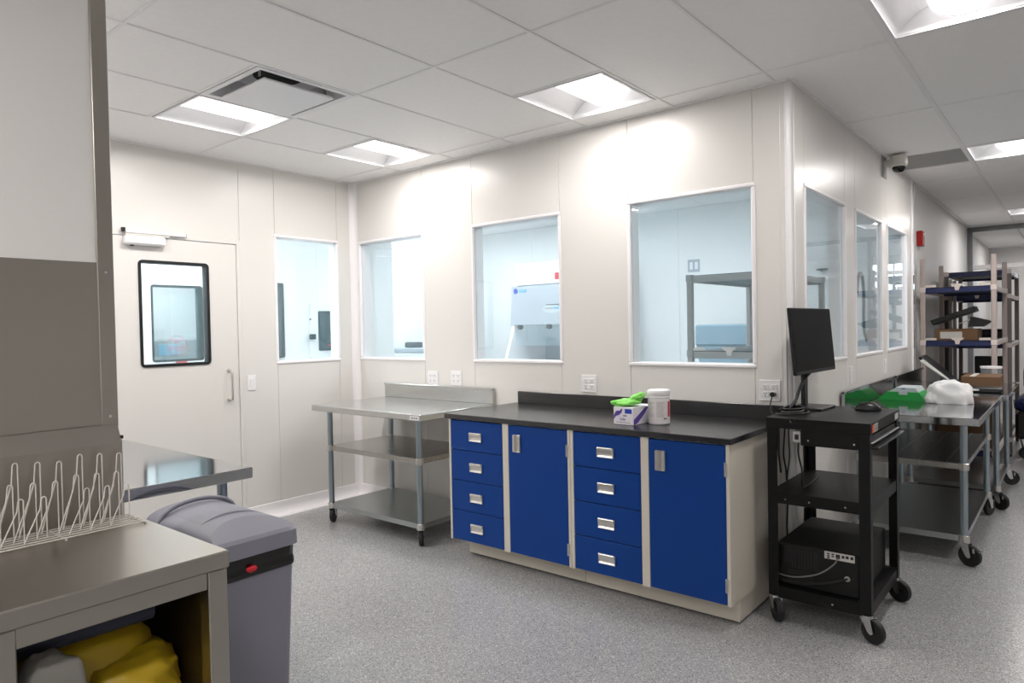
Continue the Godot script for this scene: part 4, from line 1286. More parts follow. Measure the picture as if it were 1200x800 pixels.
# ---------------------------------------------------------------- dish station in the foreground
func build_dish_station():
	var w = structure("wall_partition", "white partition wall with stainless cladding above the dish station", "wall")
	box(w, "plaster", Vector3(-1.25, 0.0, 2.985), Vector3(-1.134, 2.96, 6.6), M.wall_paint, 0.0)
	var s = structure("trim_5", "brushed stainless cladding and corner guard on the partition end", "wall cladding")
	box(s, "panel", Vector3(-1.134, 1.18, 3.005), Vector3(-1.13, 1.689, 6.5), M.steel_brushed, 0.001)
	part(s, "corner_guard", joined([[Vector3(-1.134, 1.18, 2.973), Vector3(-1.126, CEIL, 3.02)], [Vector3(-1.258, 1.18, 2.973), Vector3(-1.134, CEIL, 2.981)]], 0.002), M.steel_brushed)
	for y in [1.215, 1.66]:
		part(s, "screw", cyl(0.005, 0.004, 12, 0), M.chrome, Vector3(-1.125, y, 2.997))
	# the bench
	var t = thing("dish_bench", "brushed stainless bench with raised back, open dark cupboard below", "bench", Vector3(-0.8, 0, 3.8))
	var b = M.steel_brushed
	var z0 := 2.95
	var z1 := 5.2
	box(t, "worktop", Vector3(-1.1, 0.86, z0), Vector3(-0.505, 0.905, z1), b, 0.004)
	var xf := Transform3D(Basis.IDENTITY, Vector3(0, 0, (z0 + 0.03 + z1) / 2))
	part(t, "raised_back", prism([Vector2(-1.124, 0.905), Vector2(-1.085, 0.905), Vector2(-1.085, 1.135), Vector2(-1.12, 1.19), Vector2(-1.124, 1.19)], z1 - z0 - 0.03, xf), b)
	for y in [1.15]:
		part(t, "bolt", cyl(0.006, 0.01, 12, 2), M.black_plastic, Vector3(-1.1, y, z0 + 0.027))
	box(t, "front_rail", Vector3(-0.53, 0.815, z0 + 0.055), Vector3(-0.515, 0.86, z1 - 0.6), b, 0.002)
	for z in [z0 + 0.004, z0 + 0.462]:
		box(t, "post", Vector3(-0.56, 0.0, z), Vector3(-0.512, 0.86, z + 0.05), b, 0.003)
		box(t, "post", Vector3(-1.09, 0.0, z), Vector3(-1.05, 0.86, z + 0.05), b, 0.003)
	box(t, "side_panel", Vector3(-1.06, 0.1, z0 + 0.012), Vector3(-0.545, 0.86, z0 + 0.02), b, 0.0)
	box(t, "back_panel", Vector3(-1.09, 0.1, z0 + 0.02), Vector3(-1.082, 0.86, z1), b, 0.0)
	box(t, "cupboard_floor", Vector3(-1.08, 0.36, z0 + 0.02), Vector3(-0.53, 0.39, z1), M.steel_shelf, 0.002)
	box(t, "side_panel", Vector3(-1.06, 0.1, z0 + 0.5), Vector3(-0.545, 0.86, z0 + 0.508), b, 0.0)
	# stored bags in the cupboard
	var y = thing("yellow_bag", "crumpled yellow plastic bag stuffed in the bench cupboard", "bag", Vector3(-0.74, 0.39, 3.2))
	part(y, "sack", blob(Vector3(0.3, 0.36, 0.34), 21, 0.1, 0.1, -0.15, 0.75), M.bag_yellow, Vector3(-0.84, 0.54, 3.18))
	part(y, "fold", blob(Vector3(0.22, 0.2, 0.26), 8, 0.25, 0.12, -0.09, 0.8), M.bag_yellow, Vector3(-0.74, 0.55, 3.12))
	var r = thing("plastic_roll", "dark navy roll of plastic sheeting lying on the yellow bag", "roll", Vector3(-0.66, 0.79, 3.32))
	part(r, "wound_sheet", cyl(0.026, 0.34, 22, 2), M.roll_navy, Vector3(-0.7, 0.745, 3.24), Vector3(1, -3, 0))
	part(r, "core_tube", cyl(0.012, 0.35, 16, 2), M.card_brown, Vector3(-0.7, 0.745, 3.24), Vector3(1, -3, 0))
	var g = thing("grey_cloth", "folded grey cloth in the bench cupboard beside the yellow bag", "cloth", Vector3(-0.62, 0.39, 3.38))
	part(g, "fold", blob(Vector3(0.1, 0.3, 0.14), 33, 0.15, 0.1, -0.13, 0.7), M.cloth_grey, Vector3(-0.6, 0.6, 3.33))
	# drying rack of bent wire
	var k = thing("drying_rack", "white wire peg drying rack standing on the stainless bench", "drying rack", Vector3(-1.0, 0.905, 3.3))
	var wy := 0.913
	for i in 6:
		var x := -1.075 + i * 0.0245
		part(k, "base_wire", cyl(0.0019, 0.86, 8, 2), M.wire_white, Vector3(x, wy, 3.4))
	for z in [2.972, 3.18, 3.4, 3.62, 3.828]:
		part(k, "cross_wire", cyl(0.003, 0.128, 8, 0), M.wire_white, Vector3(-1.0138, wy - 0.005, z))
	var n := 0
	for row in [[-1.066, 0.2, 0.0], [-1.03, 0.15, 0.022], [-0.994, 0.115, 0.008]]:
		for i in 15:
			var z: float = 2.992 + i * 0.053 + row[2]
			var h: float = row[1] * (0.97 + 0.06 * ((i * 7) % 3) / 2.0)
			if row[1] < 0.16 and (i * 5 + n) % 7 == 3:
				continue
			var peg := []
			peg.append(Vector3(0, 0.0, 0))
			peg.append(Vector3(0, h * 0.5, 0))
			peg.append(Vector3(0, h - 0.008, 0.0))
			for q in 5:
				var a := PI * q / 4
				peg.append(Vector3(0, h - 0.007 + 0.007 * sin(a), 0.006 - 0.006 * cos(a)))
			peg.append(Vector3(0.002, h * 0.72, 0.016))
			peg.append(Vector3(0.012, h * 0.3, 0.042))
			peg.append(Vector3(0.02, 0.0, 0.06))
			var key := "peg%.4f" % h
			if not shared.has(key):
				shared[key] = tube(peg, 0.0018, 7)
			part(k, "peg", shared[key], M.wire_white, Vector3(row[0], wy, z))
		n += 1


# ---------------------------------------------------------------- the bin
func build_bin():
	var t = thing("waste_bin", "grey plastic waste bin with arched swing lid and black liner", "bin", Vector3(-1.16, 0, 2.63))
	var x0 := -1.42
	var x1 := -0.905
	var z0 := 2.49
	var z1 := 2.79
	var c := Vector3((x0 + x1) / 2, 0, (z0 + z1) / 2)
	var st := begin()
	var ring := func(y: float, k: float) -> Array:
		var out := []
		for q in [[1, 1], [-1, 1], [-1, -1], [1, -1]]:
			var base := {Vector2(1, 1): 0.0, Vector2(-1, 1): 90.0, Vector2(-1, -1): 180.0, Vector2(1, -1): 270.0}
			for j in 4:
				var a := deg_to_rad(base[Vector2(q[0], q[1])] + j * 30.0)
				out.append(c + Vector3(q[0] * ((x1 - x0) / 2 * k - 0.03) + 0.03 * cos(a), y, q[1] * ((z1 - z0) / 2 * k - 0.03) + 0.03 * sin(a)))
		return out
	var wall := func(s: SurfaceTool, ra: Array, rb: Array):
		for i in ra.size():
			var j := (i + 1) % ra.size()
			var n: Vector3 = (rb[i] - ra[i]).cross(ra[j] - ra[i]).normalized()
			if n.dot(ra[i] - c) < 0: n = -n
			quad(s, ra[i], ra[j], rb[j], rb[i], n)
	wall.call(st, ring.call(0.0, 0.84), ring.call(0.69, 0.965))
	part(t, "body", st.commit(), M.bin_grey)
	st = begin()
	var rng := RandomNumberGenerator.new()
	rng.seed = 6
	var prev: Array = ring.call(0.665, 0.985)
	for k in 6:
		var nxt: Array = ring.call(0.68 + k * 0.017, 0.985)
		for i in nxt.size():
			nxt[i] += (nxt[i] - c - Vector3(0, nxt[i].y, 0)).normalized() * rng.randf_range(-0.006, 0.004)
		wall.call(st, prev, nxt)
		prev = nxt
	part(t, "liner", st.commit(), M.bag_black)
	part(t, "liner_tie", blob(Vector3(0.02, 0.022, 0.04), 3, 0.2, 0.1), M.print_red, Vector3(x1 - 0.002, 0.69, 2.665))
	# lid: skirt, arched vault along x, raised arched rim and a swing flap
	st = begin()
	wall.call(st, ring.call(0.735, 1.03), ring.call(0.785, 1.02))
	wall.call(st, ring.call(0.785, 1.02), ring.call(0.795, 0.97))
	part(t, "lid_skirt", st.commit(), M.bin_grey)
	var vault := func(xa: float, xb: float, rise: float, base: float, w: float, slope: float, seg := 18) -> ArrayMesh:
		var s := begin()
		for k in seg:
			var v := []
			for e in [k, k + 1]:
				var a: float = PI * e / seg
				v.append([-cos(a) * w, base + sin(a) * rise, Vector3(0, sin(a) / rise, -cos(a) / w).normalized(), slope * sin(a) * rise])
			var q := [[Vector3(xa, v[0][1], v[0][0]), v[0][2]], [Vector3(xa, v[1][1], v[1][0]), v[1][2]], [Vector3(xb - v[1][3], v[1][1], v[1][0]), v[1][2]], [Vector3(xb - v[0][3], v[0][1], v[0][0]), v[0][2]]]
			for tri in [[0, 1, 2], [0, 2, 3]]:
				var order: Array = tri
				var g: Vector3 = (q[tri[2]][0] - q[tri[0]][0]).cross(q[tri[1]][0] - q[tri[0]][0])
				if g.dot(q[tri[0]][1]) < 0.0: order = [tri[0], tri[2], tri[1]]
				for o in order:
					s.set_normal(q[o][1])
					s.add_vertex(q[o][0])
			face(s, Vector3(xb, base, 0), q[3][0], q[2][0], Vector3(1, slope, 0).normalized())
			face(s, Vector3(xa, base, 0), q[0][0], q[1][0], Vector3(-1, 0, 0))
		return s.commit()
	var hw := (z1 - z0) / 2
	part(t, "lid_hood", vault.call(-0.25, 0.25, 0.045, 0.792, hw - 0.006, 2.4), M.bin_grey, Vector3(c.x, 0, c.z))
	part(t, "swing_flap", vault.call(-0.15, 0.1, 0.05, 0.793, hw - 0.02, 0.6), M.bin_grey, Vector3(c.x, 0, c.z))
	var arch := []
	for k in 19:
		var a := PI * k / 18
		arch.append(Vector3(0, 0.795 + sin(a) * 0.062, -cos(a) * (hw - 0.01)))
	part(t, "lid_rim", tube(arch, 0.008, 8), M.bin_grey, Vector3(c.x - 0.155, 0, c.z))


# ---------------------------------------------------------------- polymer shelving
func shelf_unit(label, x0: float, x1: float, z0: float, z1: float, high: float, levels: Array, post, group: String, blue := true):
	var t = thing("shelving_unit", label, "shelving", Vector3((x0 + x1) / 2, 0, (z0 + z1) / 2), group)
	var pw := 0.042
	for x in [x0, x1 - pw]:
		for z in [z0, z1 - pw]:
			var p = box(t, "post", Vector3(x, 0.02, z), Vector3(x + pw, high, z + pw), post, 0.006)
			part(p, "foot", cyl(0.018, 0.025, 14), M.black_rubber, Vector3(x + pw / 2, 0.0125, z + pw / 2))
	for y in levels:
		# side rails on all four sides
		var b = box(t, "front_rail", Vector3(x0 + pw, y - 0.055, z1 - 0.03), Vector3(x1 - pw, y - 0.008, z1 - 0.008), M.shelf_navy if blue else M.post_grey, 0.004)
		box(t, "rear_rail", Vector3(x0 + pw, y - 0.055, z0 + 0.008), Vector3(x1 - pw, y - 0.008, z0 + 0.03), M.shelf_navy if blue else M.post_grey, 0.004)
		for x in [x0 + 0.006, x1 - 0.03]:
			box(b, "side_rail", Vector3(x, y - 0.05, z0 + pw), Vector3(x + 0.024, y - 0.002, z1 - pw), M.clip_pale if blue else M.post_grey, 0.004)
		for x in [x0 - 0.004, x1 - pw - 0.004]:
			for z in [z0 - 0.004, z1 - pw - 0.004]:
				var k = box(b, "corner_bracket", Vector3(x, y - 0.045, z), Vector3(x + pw + 0.008, y + 0.005, z + pw + 0.008), M.clip_pale if blue else M.post_grey, 0.005)
		for k in 4:
			var a := lerpf(z0 + 0.03, z1 - 0.03, k / 4.0)
			var e := lerpf(z0 + 0.03, z1 - 0.03, (k + 1) / 4.0)
			box(t, "shelf_plate", Vector3(x0 + 0.03, y - 0.03, a + 0.002), Vector3(x1 - 0.03, y, e - 0.002), M.shelf_dark, 0.004)
		# clips along the front edge
		var m := (x0 + x1) / 2
		if y > high - 0.03:
			continue
		part(t, "front_clip", prism([Vector2(-0.055, 0.03), Vector2(0.055, 0.03), Vector2(0.04, 0.012), Vector2(0.022, 0.004), Vector2(0.014, -0.03), Vector2(-0.014, -0.03), Vector2(-0.022, 0.004), Vector2(-0.04, 0.012)], 0.012), M.clip_pale, Vector3(m, y - 0.004, z1 - 0.002))
		for s in [x0 + pw + 0.002, x1 - pw - 0.092]:
			box(t, "front_strip", Vector3(s, y + 0.002, z1 - 0.012), Vector3(s + 0.09, y + 0.024, z1 - 0.004), M.clip_pale, 0.003)
	return t


func build_shelving():
	shelf_unit("taupe post shelving unit with navy shelf edges standing past the steel tables", 0.02, 0.625, -4.98, -3.76, 2.05, [1.77, 1.265, 0.7, 0.25], M.post_taupe, "shelving units along the corridor")
	shelf_unit("taller topped grey post shelving unit standing behind the first corridor shelves", 0.05, 0.655, -6.3, -5.08, 1.985, [1.98, 1.72, 1.2, 0.7, 0.2], M.post_dark, "shelving units along the corridor")
	# things on the shelves
	var b = thing("shelf_carton", "open brown cardboard box with dark flaps on the corridor shelf", "box", Vector3(0.3, 1.265, -4.1))
	part(b, "carton", joined([[Vector3(0.12, 1.266, -4.35), Vector3(0.46, 1.272, -3.95)], [Vector3(0.12, 1.272, -3.955), Vector3(0.46, 1.37, -3.95)], [Vector3(0.12, 1.272, -4.35), Vector3(0.46, 1.37, -4.345)], [Vector3(0.12, 1.272, -4.345), Vector3(0.125, 1.37, -3.955)], [Vector3(0.455, 1.272, -4.345), Vector3(0.46, 1.37, -3.955)]]), M.card_brown)
	box(b, "shipping_label", Vector3(0.16, 1.28, -3.949), Vector3(0.34, 1.345, -3.948), M.label_pale, 0.0)
	var tr = thing("tilted_tray", "black plastic tray leaning out of the brown box on the shelf", "tray", Vector3(0.28, 1.4, -4.1))
	part(tr, "dish", joined([[Vector3(-0.19, 0, -0.14), Vector3(0.19, 0.008, 0.14)], [Vector3(-0.19, 0.008, -0.14), Vector3(-0.182, 0.05, 0.14)], [Vector3(0.182, 0.008, -0.14), Vector3(0.19, 0.05, 0.14)], [Vector3(-0.182, 0.008, -0.14), Vector3(0.182, 0.05, -0.132)], [Vector3(-0.182, 0.008, 0.132), Vector3(0.182, 0.05, 0.14)]], 0.002), M.black_plastic, Vector3(0.27, 1.475, -4.12), Vector3(0, 0, 20))
	part(tr, "folded_corner", prism([Vector2(0, 0), Vector2(0.17, -0.05), Vector2(0.1, -0.1), Vector2(-0.02, -0.1)], 0.16), M.black_plastic, Vector3(0.4, 1.49, -4.1))
	part(tr, "paper", box_mesh(Vector3(0.1, 0.004, 0.12), 0.0), M.label_pale, Vector3(0.35, 1.44, -4.06), Vector3(0, 0, 24))
	var st = thing("panel_stack", "stack of tall grey and taupe boards leaning by the wall behind the shelf", "boards", Vector3(0.14, 0.0, -5.03))
	for q in [[0.1, 0.03, 1.9], [0.14, 0.03, 1.885]]:
		box(st, "board", Vector3(q[0], 0.0, -5.06), Vector3(q[0] + q[1], q[2], -5.0), M.post_grey, 0.002)
	var dk = thing("dark_equipment_box", "dark equipment box on the further corridor shelf", "box", Vector3(0.45, 1.2, -5.4))
	box(dk, "case", Vector3(0.28, 1.201, -5.6), Vector3(0.6, 1.33, -5.12), M.shelf_dark, 0.01)
	box(dk, "lid", Vector3(0.275, 1.33, -5.605), Vector3(0.605, 1.35, -5.115), M.black_plastic, 0.006)
	box(dk, "handle", Vector3(0.38, 1.28, -5.12), Vector3(0.5, 1.295, -5.1), M.black_matt, 0.004)
	# polished steel kick panel on the wall past the last window
	var p = structure("trim_6", "polished steel panel on the corridor wall past the last window", "wall cladding")
	box(p, "sheet", Vector3(-0.03, 0.95, -3.74), Vector3(-0.022, 2.02, -3.5), M.steel_mirror, 0.002)
	box(p, "edge_strip", Vector3(-0.03, 0.0, -3.52), Vector3(-0.005, CEIL, -3.495), M.frame_grey, 0.003)


func build_clean_rack():
	shelf_unit("grey post shelving rack standing inside the clean room behind the window", -1.04, -0.4, -2.12, -0.9, 1.83, [1.825, 1.27, 0.7, 0.2], M.post_grey, "", false)
	var t = thing("clean_room_bench", "white bench along the clean room back wall behind the rack", "bench", Vector3(-1.4, 0, -3.05))
	box(t, "worktop", Vector3(-2.4, 0.86, -3.38), Vector3(-0.15, 0.9, -2.7), M.steel_mirror, 0.004)
	for q in [[-2.35, -3.3], [-2.35, -2.78], [-0.25, -3.3], [-0.25, -2.78]]:
		part(t, "leg", cyl(0.02, 0.86, 16), M.galvanised, Vector3(q[0], 0.43, q[1]))
	var b = thing("blue_grey_bin", "blue grey storage bin on the bench inside the clean room", "storage bin", Vector3(-1.45, 0.9, -3.0))
	var xf := Transform3D(Basis.IDENTITY, Vector3.ZERO)
	part(b, "tub", prism([Vector2(-0.36, 0), Vector2(0.36, 0), Vector2(0.42, 0.34), Vector2(-0.42, 0.34)], 0.4, xf), M.bin_blue, Vector3(-1.42, 0.901, -3.02))
	box(b, "lid", Vector3(-1.85, 1.241, -3.24), Vector3(-0.99, 1.46, -2.8), M.bin_blue, 0.02)
	var y = thing("blue_carton", "bright blue box on the bench inside the clean room", "box", Vector3(-0.55, 0.9, -3.0))
	box(y, "body", Vector3(-0.72, 0.901, -3.15), Vector3(-0.4, 1.3, -2.85), M.hood_grey, 0.006)
	box(y, "lid", Vector3(-0.73, 1.3, -3.16), Vector3(-0.39, 1.38, -2.84), M.print_cyan, 0.006)
	var q = thing("yellow_tub", "small yellow tub on the bench inside the clean room", "tub", Vector3(-0.28, 0.9, -2.85))
	part(q, "tub", lathe([[0, 0], [0.05, 0], [0.06, 0.12], [0.064, 0.13], [0.0, 0.13]], 20), M.bag_yellow, Vector3(-0.28, 0.901, -2.85))
	part(q, "lid", cyl(0.066, 0.015, 20), M.white_plastic, Vector3(-0.28, 1.04, -2.85))
	var h = thing("wall_rail", "short dark rail fixed on the clean room back wall", "rail", Vector3(-0.9, 1.95, -3.38))
	box(h, "bar", Vector3(-0.8, 1.97, -3.34), Vector3(-0.56, 1.99, -3.32), M.print_dark, 0.003)
	for x in [-0.78, -0.6]:
		box(h, "bracket", Vector3(x, 1.965, -3.4), Vector3(x + 0.02, 1.995, -3.34), M.satin_nickel, 0.002)
	var o = thing("inner_wall_plate", "white blank wall plate on the clean room back wall", "wall plate", Vector3(-2.2, 1.95, -3.395))
	box(o, "plate", Vector3(-2.19, 2.05, -3.4), Vector3(-2.05, 2.19, -3.393), M.hood_grey, 0.003)
	for x in [-2.165, -2.105]:
		box(o, "insert", Vector3(x, 2.08, -3.393), Vector3(x + 0.035, 2.16, -3.391), M.hood_white, 0.001)
	# black cable behind the middle corridor window
	var c = thing("hanging_cable", "black cable looping down behind the middle corridor window", "cable", Vector3(-0.125, 1.3, -2.250))
	part(c, "loop", tube(smooth_path([Vector3(-0.125, 1.66, -1.950), Vector3(-0.125, 1.8, -1.995), Vector3(-0.125, 1.84, -2.085), Vector3(-0.125, 1.76, -2.160), Vector3(-0.125, 1.6, -2.175), Vector3(-0.125, 1.4, -2.175), Vector3(-0.125, 1.3, -2.288), Vector3(-0.125, 1.26, -2.438), Vector3(-0.125, 1.28, -2.587), Vector3(-0.125, 1.33, -2.595)], 6), 0.012, 8), M.cable_black)
	part(c, "loose_end", tube([Vector3(-0.125, 1.47, -2.325), Vector3(-0.125, 1.4, -2.438), Vector3(-0.125, 1.33, -2.572)], 0.008, 8), M.cable_black)
	box(c, "hook", Vector3(-0.14, 1.645, -1.96), Vector3(-0.1, 1.675, -1.94), M.satin_nickel, 0.003)
	box(c, "hook", Vector3(-0.14, 1.82, -2.1), Vector3(-0.1, 1.832, -2.07), M.satin_nickel, 0.003)


# ---------------------------------------------------------------- fittings on the walls
func outlet(label, at: Vector3, turn: float, gangs: int, kind: String):
	var t = thing("wall_outlet" if kind == "socket" else "wall_switch", label, "outlet" if kind == "socket" else "switch", at, "white outlet and switch plates", 0.0)
	t.rotation_degrees.y = turn
	org[t] = Vector3.ZERO
	var w := 0.07 if gangs == 1 else 0.116
	part(t, "plate", box_mesh(Vector3(w, 0.116, 0.007), 0.002), M.white_plastic, Vector3(0, 0, 0.0035))
	for g in gangs:
		var x := 0.0 if gangs == 1 else (g - 0.5) * 0.046
		if kind == "socket":
			for y in [-0.0195, 0.0195]:
				var r = part(t, "receptacle", box_mesh(Vector3(0.034, 0.029, 0.004), 0.0015), M.white_plastic, Vector3(x, y, 0.008))
				for s in [[-0.0065, 0.003, 0.003, 0.009], [0.0065, 0.003, 0.003, 0.008], [0.0, -0.008, 0.005, 0.005]]:
					part(r, "slot", box_mesh(Vector3(s[2], s[3], 0.001), 0.0), M.print_dark, Vector3(x + s[0], y + s[1], 0.0101))
		else:
			part(t, "rocker", box_mesh(Vector3(0.033, 0.066, 0.006), 0.002), M.white_plastic, Vector3(x, 0, 0.009), Vector3(4, 0, 0))
	return t


func build_wall_fittings():
	outlet("white double wall outlet above the steel table, next to the corner window", Vector3(-2.8, 1.076, 0.0), 0, 2, "socket")
	outlet("white double wall outlet above the splashback end of the steel table", Vector3(-2.54, 1.083, 0.0), 0, 2, "socket")
	outlet("white double wall outlet above the black worktop between the two windows", Vector3(-1.315, 1.085, 0.0), 0, 2, "socket")
	var o = outlet("white double wall outlet with a black plug near the outer corner", Vector3(-0.128, 1.09, 0.0), 0, 2, "socket")
	part(o, "plug", cyl(0.014, 0.028, 14, 2), M.black_plastic, Vector3(0.023, -0.0195, 0.024))
	var cord := []
	for p in [Vector3(-0.105, 1.07, 0.03), Vector3(-0.105, 1.05, 0.045), Vector3(-0.11, 1.01, 0.055), Vector3(-0.09, 0.975, 0.08), Vector3(-0.05, 0.965, 0.13), Vector3(-0.03, 0.9, 0.16), Vector3(-0.03, 0.78, 0.16)]:
		cord.append(p - o.position)
	part(o, "cord", tube(smooth_path(cord, 6), 0.0035, 7), M.cable_black)
	outlet("white blank plate on the corridor wall above the polished table", Vector3(0.0, 1.1, -1.21), 90, 1, "switch")
	outlet("white blank plate on the corridor wall below the middle corridor window", Vector3(0.0, 1.095, -2.29), 90, 1, "switch")
	outlet("white rocker switch plate on the wall beside the door", Vector3(-3.77, 1.08, 1.015), 90, 1, "switch")
	# security camera
	var c = thing("dome_camera", "small white dome security camera high on the corridor wall", "camera", Vector3(0.0, 2.7, -2.3))
	box(c, "bracket", Vector3(0.0, 2.6, -2.38), Vector3(0.008, 2.765, -2.22), M.grille_grey, 0.003)
	part(c, "arm", cyl(0.03, 0.1, 18, 0), M.camera_white, Vector3(0.055, 2.71, -2.3))
	part(c, "housing", lathe([[0, 0.055], [0.05, 0.055], [0.062, 0.045], [0.066, 0.01], [0.066, -0.02], [0.056, -0.035], [0.0, -0.035]], 28), M.camera_white, Vector3(0.105, 2.705, -2.3))
	part(c, "dome", lathe([[0.048, 0.0], [0.046, -0.018], [0.034, -0.036], [0.018, -0.044], [0.0, -0.047]], 24), M.dome_dark, Vector3(0.108, 2.672, -2.3))
	# fire alarm and conduit
	var a = thing("fire_alarm", "red fire alarm sounder on the corridor wall past the windows", "alarm", Vector3(-0.03, 2.26, -3.98))
	box(a, "body", Vector3(-0.03, 2.19, -4.04), Vector3(0.025, 2.34, -3.92), M.alarm_red, 0.008)
	part(a, "strobe", cyl(0.02, 0.02, 14, 0), M.white_plastic, Vector3(0.03, 2.3, -3.98))
	var k = thing("conduit", "white conduit dropping from the ceiling on the corridor wall", "conduit", Vector3(-0.02, 2.4, -3.75))
	part(k, "pipe", tube(smooth_path([Vector3(-0.015, 2.768, -3.72), Vector3(-0.015, 2.68, -3.72), Vector3(-0.015, 2.58, -3.66), Vector3(-0.015, 2.48, -3.62), Vector3(-0.015, 1.9, -3.62)], 6), 0.011, 10), M.white_plastic)


# ---------------------------------------------------------------- things on the worktop
func build_counter_things():
	var g = thing("glove_box", "white and purple glove carton with a green glove pulled out", "box", Vector3(-0.7, 0.93, 0.57), "", deg_to_rad(-3.0))
	var w := 0.125
	var h := 0.095
	var d := 0.21
	part(g, "carton", box_mesh(Vector3(w, h, d), 0.002), M.carton_white, Vector3(0, h / 2 + 0.0005, -0.06))
	var fz := d / 2 - 0.06
	var swoosh := [Vector2(-0.062, 0.036), Vector2(-0.05, 0.062), Vector2(-0.03, 0.066), Vector2(-0.01, 0.088), Vector2(-0.004, 0.084), Vector2(-0.012, 0.064), Vector2(-0.028, 0.052), Vector2(-0.046, 0.046), Vector2(-0.062, 0.026)]
	part(g, "purple_print", prism(swoosh, 0.001), M.print_purple, Vector3(0, 0, fz + 0.0008))
	part(g, "purple_print", prism([Vector2(-0.062, 0.05), Vector2(-0.045, 0.078), Vector2(-0.022, 0.08), Vector2(-0.028, 0.06), Vector2(-0.05, 0.05)], 0.001), M.print_purple, Vector3(0, -0.004, fz + 0.0006))
	part(g, "blue_print", box_mesh(Vector3(0.042, 0.024, 0.001), 0.0), M.print_blue, Vector3(0.032, 0.075, fz + 0.0008))
	part(g, "printed_name", letters("Safe", 0.014), M.print_purple, Vector3(-0.004, 0.03, fz + 0.001))
	part(g, "printed_line", box_mesh(Vector3(0.09, 0.003, 0.001), 0.0), M.print_grey, Vector3(-0.002, 0.014, fz + 0.0008))
	part(g, "printed_line", box_mesh(Vector3(0.022, 0.005, 0.001), 0.0), M.print_dark, Vector3(0.01, 0.05, fz + 0.0008))
	var side := [Vector2(0.1, 0.03), Vector2(0.06, 0.05), Vector2(-0.02, 0.09), Vector2(-0.05, 0.09), Vector2(0.0, 0.05), Vector2(0.06, 0.012), Vector2(0.1, 0.0)]
	part(g, "purple_print", prism(side, 0.001), M.print_purple, Vector3(w / 2 + 0.0008, 0, -0.06), Vector3(0, -90, 0))
	var gl = thing("green_glove", "bright green rubber glove lying on the glove carton", "glove", Vector3(-0.7, 1.03, 0.55))
	part(gl, "palm", blob(Vector3(0.15, 0.05, 0.12), 15, 0.3, 0.16, -0.012), M.glove_green, Vector3(-0.715, 1.042, 0.55), Vector3(0, 10, 6))
	part(gl, "cuff", blob(Vector3(0.1, 0.045, 0.075), 9, 0.3, 0.18), M.glove_green, Vector3(-0.665, 1.07, 0.53), Vector3(0, 12, 28))
	for k in 4:
		part(gl, "finger", tube(smooth_path([Vector3(-0.74 + k * 0.006, 1.047, 0.58 - k * 0.02), Vector3(-0.765, 1.05, 0.6 - k * 0.022), Vector3(-0.782, 1.045, 0.605 - k * 0.022)], 4), 0.0085, 8), M.glove_green)
	var t = thing("wipes_tub", "white round plastic wipes tub with printed label on the worktop", "tub", Vector3(-0.565, 0.93, 0.47))
	var c := Vector3(-0.565, 0.9305, 0.47)
	part(t, "tub", lathe([[0, 0], [0.054, 0], [0.058, 0.006], [0.058, 0.14], [0.06, 0.143], [0.06, 0.148], [0.057, 0.15], [0.057, 0.156], [0, 0.156]], 36), M.white_plastic, c)
	part(t, "lid", lathe([[0.058, 0.156], [0.061, 0.158], [0.062, 0.172], [0.06, 0.182], [0.05, 0.186], [0.044, 0.181], [0.0, 0.181]], 36), M.white_plastic, c)
	part(t, "label", label_wrap(0.0586, 0.018, 0.128, deg_to_rad(-20), deg_to_rad(160)), wipes_label(), c)


func label_wrap(r: float, y0: float, y1: float, a0: float, a1: float) -> ArrayMesh:
	var st := begin()
	var n := 24
	for k in n:
		var q := []
		for e in [[k, 0], [k + 1, 0], [k + 1, 1], [k, 1]]:
			var a: float = lerpf(a1, a0, float(e[0]) / n)
			q.append([Vector3(cos(a) * r, y1 if e[1] == 0 else y0, sin(a) * r), Vector3(cos(a), 0, sin(a)), Vector2(float(e[0]) / n, e[1])])
		for tri in [[0, 1, 2], [0, 2, 3]]:
			for i in tri:
				st.set_normal(q[i][1])
				st.set_uv(q[i][2])
				st.add_vertex(q[i][0])
	return st.commit()


func wipes_label() -> StandardMaterial3D:
	var im := Image.create(512, 256, false, Image.FORMAT_RGB8)
	im.fill(Color(0.9, 0.88, 0.88))
	var rng := RandomNumberGenerator.new()
	rng.seed = 3
	for col in 2:
		for r in 24:
			im.fill_rect(Rect2i(70 + col * 170, 16 + r * 8, rng.randi_range(90, 145), 3), Color(0.66, 0.64, 0.65))
	im.fill_rect(Rect2i(425, 10, 60, 190), Color(0.78, 0.1, 0.18))
	im.fill_rect(Rect2i(350, 214, 26, 16), Color(0.2, 0.2, 0.22))
	im.fill_rect(Rect2i(384, 214, 18, 16), Color(0.2, 0.2, 0.22))
	var m := mat("wipes_label", Color.WHITE, 0.4)
	m.albedo_texture = ImageTexture.create_from_image(im)
	return m


